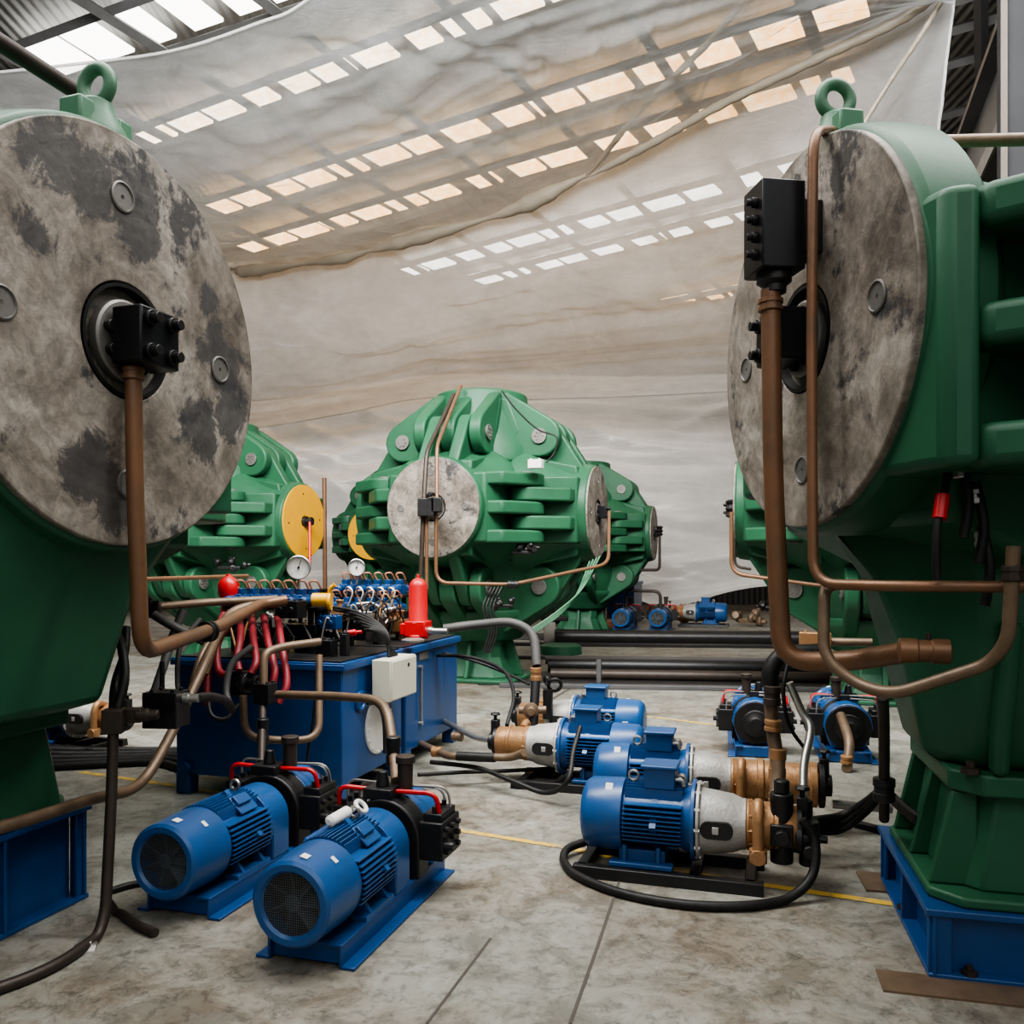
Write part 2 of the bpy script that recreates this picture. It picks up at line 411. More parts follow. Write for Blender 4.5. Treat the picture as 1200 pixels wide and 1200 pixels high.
# roof with skylight rows
RZ = 11.0
def roofpt(px, py):
    Y = (RZ-EYE)*FPX/(HY-py); return Vector(((px-600)/FPX*Y, Y, RZ))
b = MB(); b.box((0, 20, RZ+.35), (70, 50, .1)); struct(b.build('ceiling', 'roof'))
rows = [  # (pixel a, pixel b, half thickness px, panel count, material)
    ((45, 73), (420, -60), 30, 7, 'sky_white'),
    ((165, 162), (700, -32), 15, 11, 'sky_mid'),
    ((240, 247), (1030, -2), 15, 15, 'sky_warm'),
    ((275, 293), (1010, 80), 12, 15, 'sky_warm'),
    ((465, 320), (1010, 172), 10, 13, 'sky_white'),
    ((555, 330), (1010, 215), 8, 11, 'sky_white'),
    ((540, 402), (1000, 315), 5, 12, 'sky_warm')]
for ri, (a, c, ht, n, mt) in enumerate(rows):
    A, C = roofpt(*a), roofpt(*c)
    d = (C-A); L = d.length; d.normalize(); s = Vector((-d.y, d.x, 0))
    mid = ((a[0]+c[0])/2, (a[1]+c[1])/2); wd = abs((roofpt(mid[0], mid[1]-ht)-roofpt(mid[0], mid[1]+ht)).dot(s))
    step = L/n
    for k in range(n):
        t = k*step+random.uniform(.05, .12)*step; e = (k+1)*step-random.uniform(.06, .2)*step
        if random.random() < .25: t += step*.22
        b = MB(); p, q = A+d*t, A+d*e; sv = s*wd/2
        z = Vector((0, 0, .06))
        b.loft([[p-sv, p+sv, q+sv, q-sv], [p-sv+z, p+sv+z, q+sv+z, q-sv+z]])
        tone = 'sunlit dirty' if mt == 'sky_warm' else 'white'
        tag(b.build('skylight_panel', mt), ['open skylight panel of the row bare of plastic, far up beside the roof edge',
            'skylight panel of the first row seen through the plastic canopy', 'amber skylight panel of the longest row seen through the canopy',
            'amber skylight panel of the row just above the gathered seam', 'white skylight panel of the row just below the gathered seam',
            'white skylight panel of the second row below the gathered seam', 'faint amber skylight panel lowest on the hazy film'][ri],
            'skylight', ['skylights of the bare row', 'skylights of the first covered row', 'skylights of the second covered row', 'skylights of the third covered row', 'skylights of the fourth covered row', 'skylights of the fifth covered row', 'skylights of the lowest row'][ri])
    # purlins along the row
    b = MB()
    for sg in (-1, 1):
        p, q = A+s*(sg*(wd/2+.12))-d*3, C+s*(sg*(wd/2+.12))+d*3
        b.tube([p-Vector((0, 0, .1)), q-Vector((0, 0, .1))], .10, 4)
    struct(b.build('trim_roof_purlin', 'darksteel'))
# rafters crossing the rows
b = MB()
dv = Vector((-.875, .485, 0)); sv = Vector((.485, .875, 0))
for k in range(-4, 12):
    o = Vector((-4, 9, RZ-.2)) + dv*(-(k-3)*2.6)
    b.tube([o-sv*8, o+sv*26], .11, 4)
struct(b.build('trim_roof_rafters', 'darksteel'))
# side wall, girder, columns at the right
vd = Vector((math.sin(R(19)), math.cos(R(19)), 0)); ud = Vector((vd.y, -vd.x, 0))
def vbox(bm, o, lu, lv, z0, z1):
    o = Vector(o); r = [o, o+ud*lu, o+ud*lu+vd*lv, o+vd*lv]
    bm.loft([[Vector((p.x, p.y, z0)) for p in r], [Vector((p.x, p.y, z1)) for p in r]])
b = MB(); vbox(b, (7.2, 2, 0), .15, 30, 0, 11.3); struct(b.build('wall_right', 'wall'))
b = MB(); b.box((0, 31, 6), (70, .2, 12)); struct(b.build('wall_back', 'wall'))
b = MB(); b.box((-19, 15, 6), (.2, 36, 12)); struct(b.build('wall_left', 'wall'))
b = MB(); vbox(b, P(1178, 100, 7.4), .42, .35, 0, 11); M['col_dark'] = paint('dark_column_paint', (.022, .023, .025), .8, dirt=.3, bmp=0, spec=.2); M['col_edge'] = paint('column_edge_paint', (.10, .09, .075), .8, dirt=.3, bmp=0, spec=.2)
struct(b.build('trim_column', 'col_dark', bevel=.01))
b = MB(); c0 = P(1173, 100, 7.38); vbox(b, c0, .05, .02, 0, 11); struct(b.build('trim_column_flange', 'col_edge'))
b = MB(); g0 = Vector((3.6, 5.2, 0)); vbox(b, g0+ud*.55, .5, 22, 6.75, 7.0); vbox(b, g0+ud*.75, .05, 22, 7.0, 8.2); vbox(b, g0+ud*.55, .5, 22, 8.2, 8.3)
struct(b.build('trim_crane_girder', 'darksteel'))
b = MB(); vbox(b, g0+ud*.52, .03, 22, 6.72, 6.95); struct(b.build('trim_girder_lit_edge', 'lightsteel'))  # lit edge of the girder, its light put into a paler colour
b = MB()
for k in range(7):
    o = Vector((6.2, 5.5, 0))+vd*(k*2.2); vbox(b, o, .12, .12, 0, 11)
for z in (3, 5.2, 7.4): vbox(b, Vector((6.3, 5, 0)), .08, 18, z, z+.12)
struct(b.build('trim_wall_girts', 'darksteel'))

# ------------------------------------------------------------ plastic sheets
def lerp_row(row, u):
    n = len(row)-1; x = u*n; i = min(int(x), n-1); t = x-i
    a = row[max(i-1, 0)]; b_ = row[i]; c = row[i+1]; d = row[min(i+2, n)]
    return .5*((2*b_)+(c-a)*t+(2*a-5*b_+4*c-d)*t*t+(3*b_-a-3*c+d)*t**3)
def seg_d(px, py, s):
    x0, y0, x1, y1 = s; dx, dy = x1-x0, y1-y0; L2 = dx*dx+dy*dy
    t = ((px-x0)*dx+(py-y0)*dy)/L2; tc = min(1, max(0, t)); return math.hypot(px-x0-tc*dx, py-y0-tc*dy), t
def sheet(name, rows_, mat, nu, nv, sag, amp, seed, label, folds=None, creases=(), hem=None):
    rows_ = [[W((p[0], p[1], p[2]*1.11)) for p in r] for r in rows_]; vs = []; fs = []; m = len(rows_)-1
    for j in range(nv+1):
        v = j/nv; x = v*m; i = min(int(x), m-1); t = x-i
        for k in range(nu+1):
            u = k/nu
            p = lerp_row(rows_[i], u).lerp(lerp_row(rows_[i+1], u), t)
            env = math.sin(math.pi*t)
            z = -sag*env
            q = Vector((u*9+seed, v*2.2, seed))
            e2 = min(1, 6*v, 6*(1-v)) if m == 1 else min(1, 8*min(v, 1-v)+.15)
            w_ = noise.noise(Vector((u*7+v*3+seed, v*14-u*2, seed)))*amp + noise.noise(Vector((u*16-v*5+seed, v*30, seed+4)))*amp*.45
            if folds: w_ += folds(u, v)
            if creases and p.y > 1:
                ppx, ppy = 600+FPX*p.x/p.y, HY-FPX*(p.z-EYE)/p.y
                for (x0, y0, x1, y1, h_) in creases:
                    d_, t_ = seg_d(ppx, ppy, (x0, y0, x1, y1))
                    if d_ < 22: w_ += h_*math.exp(-(d_/5.5)**2)*(1-.6*min(1, max(0, t_)))
            p = p+Vector((0, -w_*.8*e2, z+w_*e2))
            vs.append(p)
    for j in range(nv):
        for k in range(nu):
            a = j*(nu+1)+k; fs.append((a, a+1, a+nu+2, a+nu+1))
    b = MB(); b.add(vs, fs)
    o = tag(b.build(name, mat, smooth=180), label, 'plastic sheet')
    for h in (hem or ()):
        row = vs[:nu+1] if h == 'top' else vs[-nu-1:]
        if h == 'side': row = [vs[j*(nu+1)+nu] for j in range(nv+1)]
        q = MB(Matrix.Translation(-o.location)); q.tube([Vector(p) for p in row[::2]], .022, 6); q.build('hem', 'hemfilm', o)
    return o
M['hemfilm'] = mat_sheet('rolled_film_edge', .75, .9, (.9, .9, .9), .3)
CA = [(690, 205, 1010, -60, .10), (690, 205, 780, -30, .08), (150, 60, 500, 120, .05), (60, 100, 420, 190, .05), (300, 40, 700, 60, .05), (500, 20, 900, 90, .05), (420, 130, 690, 160, .04), (690, 205, 560, 120, .05), (590, 250, 520, 190, .05), (470, 283, 400, 230, .05), (700, 10, 760, 130, .06), (620, 0, 650, 90, .05)]
CB = [(285, 316, 480, 372, .08), (285, 318, 420, 400, .08), (285, 320, 360, 430, .07), (392, 304, 600, 345, .07), (392, 306, 520, 395, .06), (470, 283, 700, 330, .07), (590, 250, 760, 330, .07), (590, 252, 660, 380, .05), (690, 205, 850, 330, .08), (690, 210, 740, 330, .06), (1010, 70, 860, 300, .10), (1060, 30, 960, 200, .10), (1112, 0, 1010, 160, .12), (1112, 0, 1060, 200, .10), (300, 420, 860, 440, .05), (320, 380, 800, 400, .05), (340, 455, 840, 425, .05), (300, 480, 500, 430, .05)]
CC = [(300, 500, 450, 560, .12), (300, 500, 430, 600, .12), (300, 505, 400, 640, .12), (290, 505, 350, 640, .10), (360, 495, 470, 530, .10), (430, 480, 560, 510, .10), (560, 470, 860, 540, .10), (860, 470, 640, 540, .08), (600, 520, 860, 535, .12), (640, 560, 860, 548, .08), (620, 500, 860, 500, .06), (740, 600, 860, 590, .08), (720, 640, 860, 630, .08), (740, 690, 860, 650, .08), (760, 650, 900, 690, .08)]
seam = [(-260, 340, 19), (100, 335, 18.5), (285, 316, 18), (392, 304, 17), (470, 283, 16.2), (590, 250, 15.2), (690, 205, 14.2), (830, 128, 12.6), (980, 55, 11.3), (1120, -25, 10.3)]
near = [(-260, 104, 12.6), (-60, 90, 12.2), (80, 76, 11.8), (200, 60, 11.2), (300, 28, 10.7), (360, 0, 10.3), (480, -110, 9.3), (780, -190, 8.3), (960, -160, 8.5), (1120, -40, 9.9)]
sheet('plastic_canopy', [near, seam], 'sheetA', 300, 150, .35, .09, 3.1, 'clear plastic film canopy stretched above the presses under the skylights', creases=CA, hem=('top',))
low = [(-260, 500, 23), (60, 500, 22), (180, 508, 21.5), (300, 501, 21), (400, 485, 20.7), (500, 466, 20.4), (620, 468, 20.3), (860, 458, 20), (1000, 440, 17), (1062, 330, 12.5)]
sheet('plastic_curtain', [seam, low], 'sheetB', 300, 150, .8, .10, 8.3, 'hazy plastic sheet hanging below the gathered seam of the canopy', creases=CB, hem=('bottom', 'side'))
top = [(-260, 470, 22.6), (60, 470, 22.6), (300, 470, 22.6), (500, 440, 22.6), (650, 440, 22.6), (800, 440, 22.6), (1000, 430, 22.6), (1150, 430, 22.6)]
bot = [(-260, 690, 22.2), (60, 690, 22.2), (400, 690, 22.2), (640, 668, 22), (700, 676, 21.8), (780, 711, 21.6), (895, 688, 21.8), (1150, 680, 22)]
mid = [(x, 560 + 18*math.sin(x*.009), 22.1) for x in (-260, 60, 300, 500, 650, 800, 1000, 1150)]
def cf(u, v):
    return .10*math.sin((v*30+4*math.sin(u*5))*1.0)*(.4+.6*v)
sheet('plastic_backdrop_curtain', [top, mid, bot], 'sheetC', 300, 160, .25, .12, 5.7, 'milky plastic curtain hanging behind the far green presses', cf, creases=CC)
# gathered rope-like seam with ties
def fold(pts, r0, ties, label):
    path = smoothp([W((p[0], p[1], p[2]*1.11)) for p in pts], 14); N = len(path); rs = []
    for i in range(N):
        t = i/(N-1); d = min(abs(t-x) for x in ties); rs.append(r0*min(1, .22+d*8)*(1+.10*math.sin(i*1.7)))
    b = MB(); b.tube(path, rs, 12); return tag(b.build('gathered_seam', 'fold'), label, 'plastic fold')
fold([(270, 312, 17.9), (292, 316, 17.8), (392, 304, 16.8), (470, 283, 16.0), (590, 250, 15.0), (688, 205, 14.0)], .16, [.06, .33, .5, .76, .99], 'gathered tan plastic roll tied in bunches along the canopy seam')
fold([(690, 207, 14.0), (760, 170, 13.2), (850, 120, 12.2), (960, 68, 11.2), (1060, 20, 10.5), (1118, -25, 10.2)], .07, [0, 1], 'long thin plastic fold running up from the tied knot to the right corner')
fold([(690, 205, 14.0), (750, 130, 12.6), (830, 50, 11.2), (880, -10, 10.3)], .05, [0, 1], 'thin plastic fold running steeply up from the tied knot')
fold([(1000, 165, 11.2), (1040, 100, 10.9), (1080, 40, 10.5), (1110, -10, 10.2)], .035, [0, 1], 'bright plastic crease beside the lifting ring of the disc press')
# ------------------------------------------------------------ hinge-beam presses
PA, PR = .93, .205
def circ(cx, cy, r, n=20): return [(cx+r*math.cos(2*math.pi*k/n), cy+r*math.sin(2*math.pi*k/n)) for k in range(n)]
SIDE = hull2(circ(PA, PA, PR)+[(1.43, .45), (1.43, .80), (.72, .45)])
UP = hull2(circ(PA, PA, PR+.02)+[(1.46, .30), (1.46, .52), (.70, .40)])
UPT = hull2(circ(PA, PA, PR+.05)+[(1.50, .30), (1.50, .50), (.70, .40)])
EX, EY, EZ = Vector((1, 0, 0)), Vector((0, 1, 0)), Vector((0, 0, 1))
def beam_body(kind):
    b = MB()
    if kind in ('near', 'nearl'):
        b.lathe([(.45, .40), (.7, .44), (1.28, .48), (1.33, .56), (1.38, .60), (1.48, .60), (1.552, .588), (1.552, .17), (1.50, .168)], (0, 0, 0), EX, 80)
        zo, s = Vector((0, 0, -.125)), .82
        L_ = kind == 'nearl'
        b.prism([(1.545, -.50), (1.545, .50), (.5, .48), (.5, -.52), (1.44, -.54), (1.46, -.655), (1.535, -.62)] if L_ else [(1.545, -.50), (1.545, .55), (1.535, .62), (1.46, .655), (1.44, .54), (.5, .52), (.5, -.50)], -.405*s, .405*s, zo, EX, EY, EZ)
        pl_ = hull2(circ(PA, PA, PR)+[(1.45, .56), (1.46, .652), (.72, .45)])
        for z in (-.343*s, 0, .343*s): b.prism(hull2(circ(PA, PA, PR)+[(1.2, .5), (.72, .45)]) if L_ else pl_, z-.062*s, z+.062*s, zo, EX, EY, EZ)
        for z in (-.172*s, .172*s): b.prism(pl_, z-.075*s, z+.075*s, zo, EX, -EY, EZ)
        b.prism([(1.40, .25), (1.38, .575), (1.28, .56), (.95, .38), (.90, .2)], -.30, -.06, (0, 0, 0), EX, EZ, EY)
        b.prism([(1.42, .0), (1.40, -.57), (.9, -.80), (.5, -.86), (.5, 0)], -.46, .46, (0, 0, 0), EX, EZ, EY)
        return b
    if kind == 'bottom':
        b.lathe([(.45, .6), (.6, .86), (.95, .84), (1.15, .78), (1.30, .74)], (0, 0, 0), EX, 48)
    else:
        b.lathe([(.45, .55), (.62, .86), (.80, .84), (1.06, .70), (1.30, .625), (1.48, .60), (1.552, .588), (1.552, .17), (1.50, .168)] if kind != 'top' else [(.45, .55), (.62, .86), (.80, .84), (1.06, .70), (1.30, .625), (1.53, .60), (1.56, .57)], (0, 0, 0), EX, 64)
    if kind == 'side':
        b.prism(hull2([(1.46, -.60), (1.46, .60), (1.30, -.70), (1.30, .70), (.6, .80), (.6, -.80)]), -.40, .40, (0, 0, 0), EX, EY, EZ)
        for z in (-.333, 0, .333): b.prism(SIDE, z-.076, z+.076, (0, 0, 0), EX, EY, EZ)
        for z in (-.167, .167): b.prism(SIDE, z-.082, z+.082, (0, 0, 0), EX, -EY, EZ)
        for sg in (1, -1):
            for y in (-.19, .19): b.prism(UP, y-.075, y+.075, (0, 0, 0), EX, EZ*sg, EY)
            b.prism(hull2([(1.44, .25), (1.40, .55), (.9, .66), (.7, .4)]), -.42, .42, (0, 0, 0), EX, EZ*sg, EY)
    else:
        for ax, o in ((EY, EZ), (-EY, EZ), (EZ, EY), (-EZ, EY)):
            b.prism(UPT, -.10, .10, (0, 0, 0), EX, ax, o)
            for s in (-1, 1): b.prism(UPT, s*.36-.075, s*.36+.075, (0, 0, 0), EX, ax, o)
            b.prism(hull2([(1.46, .30), (1.42, .52), (1.0, .68), (.7, .4)]), -.44, .44, (0, 0, 0), EX, ax, o)
    return b
def disc_parts(parent, yellow=False, block='bolted', plain=False):
    b = MB(); b.lathe([(1.545, .575), (1.567, .575), (1.57, .572), (1.57, .165), (1.545, .16), (1.52, .16)], (0, 0, 0), EX, 96)
    if yellow:
        b = MB(); b.lathe([(1.54, .56), (1.575, .56), (1.575, .09), (1.56, .085)], (0, 0, 0), EX, 80)
        for a in range(4): pass
    tag(b.build('end_disc', 'yellow' if yellow else 'disc', parent, bevel=0 if yellow else .006), 'flat yellow cover disc' if yellow else 'bare scuffed metal end disc')
    b = MB()
    if yellow:
        for k in range(4):
            a = k*math.pi/2+.1; b.cyl((1.575, .42*math.cos(a), .42*math.sin(a)), (1.58, .42*math.cos(a), .42*math.sin(a)), .014, n=10)
        b.build('cover_screw', 'ink', parent)
    else:
        for k, a in enumerate((.02, 1.62, 3.15, 4.72)):
            y, z = .40*math.cos(a), .40*math.sin(a)
            c = Vector((1.57, y, z))
            q = MB(); q.lathe([(0, .043), (.004, .043), (.006, .038), (.001, .036), (.001, .006), (-.004, .005)], c, EX, 28); q.build('disc_plug', 'capmetal', parent)
    b = MB(); b.lathe([(1.50, .16), (1.572, .16), (1.572, .150), (1.535, .143), (1.53, .11), (1.53, 0.02)] if not yellow else [(1.5, .085), (1.62, .075), (1.62, .05), (1.64, .03)], (0, 0, 0), EX, 48); b.build('hub_ring', 'black', parent)
    if plain: return
    if not yellow:
        b = MB(); b.lathe([(1.53, .115), (1.570, .115), (1.575, .108), (1.575, .02)], (0, 0, 0), EX, 40); b.build('hub_flange', 'capmetal', parent)
        b = MB(); b.bolts((1.575, 0, 0), EX, .082, 8, .016, .020, .3, 12); x_ = b.build('flange_bolt_ring', 'black', parent, bevel=.002); x_['kind'] = 'stuff'
        # square valve block with four bolts
        b = MB(); b.box((1.635, 0, 0), (.10, .15, .155)); b.build('hub_block', 'block', parent, bevel=.006)
        for y in (-.042, .042):
            for z in (-.045, .045):
                q = MB(); q.cyl((1.685, y, z), (1.698, y, z), .022, n=16).cyl((1.698, y, z), (1.72, y, z), .015, n=12); q.build('block_bolt', 'black', parent, bevel=.002)
    else:
        b = MB(); b.lathe([(1.62, .05), (1.66, .05), (1.66, .065), (1.71, .065), (1.71, .03)], (0, 0, 0), EX, 8); b.build('hub_block', 'black', parent, bevel=.004)
def ring_on_top(parent, at=(1.46, 0, .585), s=.78):
    x, y, z = at
    b = MB(); b.lathe([(0, .105*s), (.03*s, .10*s), (.10*s, .062*s), (.14*s, .055*s)], (x, y, z), EZ, 20)
    b.torus((x, y, z+.20*s), EX if False else EY, .062*s, .024*s, 28, 12)
    b.box((x, y-.09*s, z+.05*s), (.1*s, .07*s, .11*s)); b.box((x, y+.09*s, z+.05*s), (.1*s, .07*s, .11*s))
    b.build('lifting_ring', 'green_worn', parent, bevel=.008)
AX = {}
for k, nme in enumerate(('px', 'py', 'nx', 'ny')): AX[nme] = Matrix.Rotation(k*math.pi/2, 4, 'Z')
AX['top'] = Matrix.Rotation(-math.pi/2, 4, 'Y'); AX['bottom'] = Matrix.Rotation(math.pi/2, 4, 'Y')
MESHC = {}
def make_press(loc, rz, sc, zc, yellow=(), discs=('px', 'ny', 'nx', 'py'), ring=(), base='column', label='', blocks=()):
    root = empty('cubic_press', loc, rz, sc, label, 'press', 'green six-beam presses')
    near_ = base is None
    for nme in ('px', 'py', 'nx', 'ny', 'top', 'bottom'):
        kind = ((('nearl' if rz < 0 else 'near') if nme in ring else 'near') if near_ else 'side') if nme in ('px', 'py', 'nx', 'ny') else nme
        if near_ and kind in ('top', 'bottom'): continue
        if kind not in MESHC:
            o = beam_body(kind).build('hinge_beam', 'green', root, bevel=.012 if near_ else .024, segs=3); MESHC[kind] = o.data
        else:
            o = bpy.data.objects.new('hinge_beam', MESHC[kind]); COL.objects.link(o); o.parent = root
            m = o.modifiers.new('bevel', 'BEVEL'); m.width = .028; m.segments = 3; m.limit_method = 'ANGLE'; m.angle_limit = R(40)
        o.matrix_basis = Matrix.Translation((0, 0, zc)) @ AX[nme]
        if nme in discs: disc_parts(o, yellow=nme in yellow, plain=(nme == 'top' or nme not in blocks))
        if nme in ring: ring_on_top(o)
    # hinge pins, with bolted caps
    def pin(c, ax, L, r=.085):
        b = MB(); ax = Vector(ax); c = Vector(c)
        b.cyl(c-ax*L, c+ax*L, r, n=24)
        for s in (-1, 1):
            b.cyl(c+ax*s*L, c+ax*s*(L+.02), r+.01, n=24)
            b.bolts(c+ax*s*(L+.02), ax*s, r*.6, 6, .012, .01)
        b.build('hinge_pin', 'capmetal', root, bevel=.003)
    for sx in (-1, 1):
        for sy in (-1, 1): pin((sx*PA, sy*PA, zc), EZ, .41)
        for sz in (() if near_ else (-1, 1)):
            pin((sx*PA, 0, zc+sz*PA), EY, .445); pin((0, sx*PA, zc+sz*PA), EX, .445)
    # core that the six beams close around
    b = MB(); b.box((0, 0, zc-(.1 if near_ else 0)), (1.25, 1.25, 1.1 if near_ else 1.25)); b.build('press_core', 'green', root, bevel=.05)
    if base == 'column':
        b = MB(); b.lathe([(0, .52), (.22, .70), (.30, .78), (.34, .80), (.40, .80)], (0, 0, zc-1.62), EZ, 48)
        b.build('lower_flange', 'green', root, bevel=.02)
        b = MB()
        def ring8(h, k, z): 
            c = h-k; return [Vector(p) for p in ((h, -c, z), (h, c, z), (c, h, z), (-c, h, z), (-h, c, z), (-h, -c, z), (-c, -h, z), (c, -h, z))]
        b.loft([ring8(.62, .15, 0), ring8(.62, .15, .05)]); b.loft([ring8(.46, .12, .05), ring8(.34, .10, .30), ring8(.36, .1, zc-1.6)])
        for k in range(4):
            a = k*math.pi/2; b.loft([[Vector((math.cos(a)*r_-math.sin(a)*s_, math.sin(a)*r_+math.cos(a)*s_, z)) for r_, s_ in ((.3, -.03), (rr, -.03), (rr, .03), (.3, .03))] for rr, z in ((.58, .05), (.42, zc-1.6))])
        b.build('pedestal', 'green', root, bevel=.015)
    return root
def near_base(root, cx, cy, rot, hu, hv, zc_top, zb=.255, zp=.70, du=0):
    """blue footing, green pedestal with recesses and tapering column, world units under a scaled root"""
    inv = root.matrix_basis.inverted() if False else (Matrix.Translation(root.location) @ Matrix.Rotation(root.rotation_euler.z, 4, 'Z') @ Matrix.Scale(root.scale.x, 4)).inverted()
    T = inv @ Matrix.Translation((cx, cy, 0)) @ Matrix.Rotation(rot, 4, 'Z')
    def octa(u, v, z, k=.12, du=0, dv=0):
        return [Vector((x+du, y+dv, z)) for x, y in ((u, -v+k), (u, v-k), (u-k, v), (-u+k, v), (-u, v-k), (-u, -v+k), (-u+k, -v), (u-k, -v))]
    b = MB(T)
    fl = .02
    b.box((0, 0, fl/2+.001), (2*hu, 2*hv, fl)); b.box((0, 0, zb-.0125), (2*hu+.02, 2*hv+.02, .025))
    b.box((0, 0, zb/2), (2*hu-.12, 2*hv-.10, zb-.03))
    n = max(3, int(2*hu/.42))
    for k in range(n+1):
        x = -hu+.02+(2*hu-.04)*k/n
        for s in (-1, 1): b.box((x, s*(hv-.03), zb/2), (.016, .06, zb-.03))
    n = max(2, int(2*hv/.42))
    for k in range(n+1):
        y = -hv+.02+(2*hv-.04)*k/n
        for s in (-1, 1): b.box((s*(hu-.04), y, zb/2), (.08, .016, zb-.03))
    b.build('base_frame', 'blue', root, bevel=.003)
    for (x, y) in ((hu-.12, -hv+.02), (-hu+.14, -hv+.025), (-hu+.55, -hv+.025), (-hu+.03, 0.1), (hu-.03, 0)):
        q = MB(T); q.cyl((x, y, .02), (x, y, .035), .028, n=6).cyl((x, y, .035), (x, y, .055), .012, n=10); q.build('anchor_bolt', 'darkpipe', root)
    b = MB(T)
    b.loft([octa(hu-.02, hv-.02, zb, .1), octa(hu-.02, hv-.02, zb+.04, .1)])
    e_ = .14 if du > .1 else 0
    b.loft([octa(hu-.10+e_, hv-.10, zb+.04, .1), octa(hu-.16+e_, hv-.13, zp-.045, .1)])
    b.loft([octa(hu-.10+e_, hv-.06, zp-.05, .1), octa(hu-.10+e_, hv-.06, zp+.03, .1)])
    for k in range(3):       # stiffening webs on the ends
        y = (-1+k)*(hv-.16)
        for s in (-1, 1): b.loft([[Vector((s*(hu-.2), y-.012, z)), Vector((s*r_, y-.012, z)), Vector((s*r_, y+.012, z)), Vector((s*(hu-.2), y+.012, z))] for z, r_ in ((zb+.04, hu-.03), (zp-.05, hu-.11))])
    b.build('pedestal', 'green', root, bevel=.008)
    for (x, y) in ((hu-.14, -hv+.10), (-hu+.16, -hv+.09), (-hu+.15, 0), (-hu+.9, -hv+.09)):
        q = MB(T); q.cyl((x, y, zp+.03), (x, y, zp+.05), .035, n=6).cyl((x, y, zp+.05), (x, y, zp+.075), .016, n=10); q.build('pedestal_bolt', 'darkpipe', root)
    b = MB(T)
    b.loft([octa(hu-.08+du*.6, hv-.16, zp+.03, .14), octa(hu-.04+du, hv-.13, zp+.08, .16), octa(hu+.06+du, hv+.02, zp+.50, .24), octa(hu+.14+du, hv+(.25 if du > .1 else 0), zp+.75, .32), octa(hu+.30+du*.6, hv+(.35 if du > .1 else -.12), zp+.98, .38)])
    for x in (-hu+.25, -hu+.62, hu-.35): b.loft([[Vector((x-.03, -hv+.12, z)), Vector((x+.03, -hv+.12, z)), Vector((x+.03, -hv+r_, z)), Vector((x-.03, -hv+r_, z))] for z, r_ in ((zp+.03, .04), (zp+.6, -.12))])
    b.build('lower_body', 'green', root, bevel=.02)

K = 1.3
# near press at the left: its +X beam faces the aisle
pl = make_press((-3.44, 3.90, 0), R(-18.9), 1.34, 2.335/1.34, ring=('px',), base=None, blocks=('px',),
    label='nearest green press on the left with a huge scuffed metal disc and dark stains')
near_base(pl, -3.52, 3.62, R(-16), 1.5, .65, 2.36, zb=.42, zp=.86, du=.36)
pr = make_press((3.17, 3.70, 0), R(8.7), K, 2.39/K, ring=('nx',), base=None, blocks=('nx',),
    label='nearest green press on the right with big black block and brown pipes on its disc')
near_base(pr, 3.08, 3.20, R(-14), 1.5, .50, 2.39, zb=.255, zp=.70)
make_press((-.40, 11.24, 0), R(-19), 1, 2.14, label='green press standing whole in the centre beyond the blue tanks', blocks=('px', 'ny'), discs=('px', 'ny', 'py'))
make_press((-4.66, 13.6, 0), R(-19.5), 1, 2.14, yellow=('px',), blocks=('px', 'ny'), label='green press with a full yellow disc between the left press and the centre one')
make_press((-2.55, 20.0, 0), R(-19), 1, 2.14, yellow=('ny',), blocks=(), label='distant green press showing a yellow crescent behind the centre press')
make_press((1.56, 18.8, 0), R(-17), 1, 2.14, blocks=('px',), label='distant green press partly hidden behind the right side of the centre press')
make_press((4.12, 9.5, 0), R(-19), 1, 2.14, blocks=('nx', 'ny'), label='green press half hidden behind the nearest right press')

for bm_ in kids(pl):
    for ch in kids(bm_):
        if ch.name.startswith('end_disc'): ch.data.materials[0] = M['disc_stained']
# ------------------------------------------------------------ motor pump units (axis runs back along +Y)
def fins(b, c, ax, r0, r1, L0, L1, n, th=.004, skip=()):
    """radial cooling fins about an axis"""
    x, y, d = frame_for(ax); c = Vector(c)
    for k in range(n):
        a = 2*math.pi*(k+.5)/n
        e = x*math.cos(a)+y*math.sin(a); t = x*-math.sin(a)+y*math.cos(a)
        b.loft([[c+d*l+e*r0-t*th, c+d*l+e*r1-t*th, c+d*l+e*r1+t*th, c+d*l+e*r0+t*th] for l in (L0, L1)])
def straight_fins(b, y0, y1, ax, zc, r, along):
    """parallel plates: level on the flanks, upright on the crown, like a cast motor frame"""
    def bx(c, d):
        if along == 'y': b.box((c[0], (y0+y1)/2, c[1]), (d[0], y1-y0, d[1]))
        else: b.box(((y0+y1)/2, c[0], c[1]), (y1-y0, d[0], d[1]))
    for s in (-1, 1):
        for k in range(9):
            z = -.075+k*.0205; w_ = math.sqrt(max(r*r-z*z, 0)); bx((s*(w_-.012), zc+z), (.055, .005))
    for k in range(11):
        x = -.088+k*.0176; h = math.sqrt(r*r-x*x); bx((x, zc+h-.014), (.005, .05))
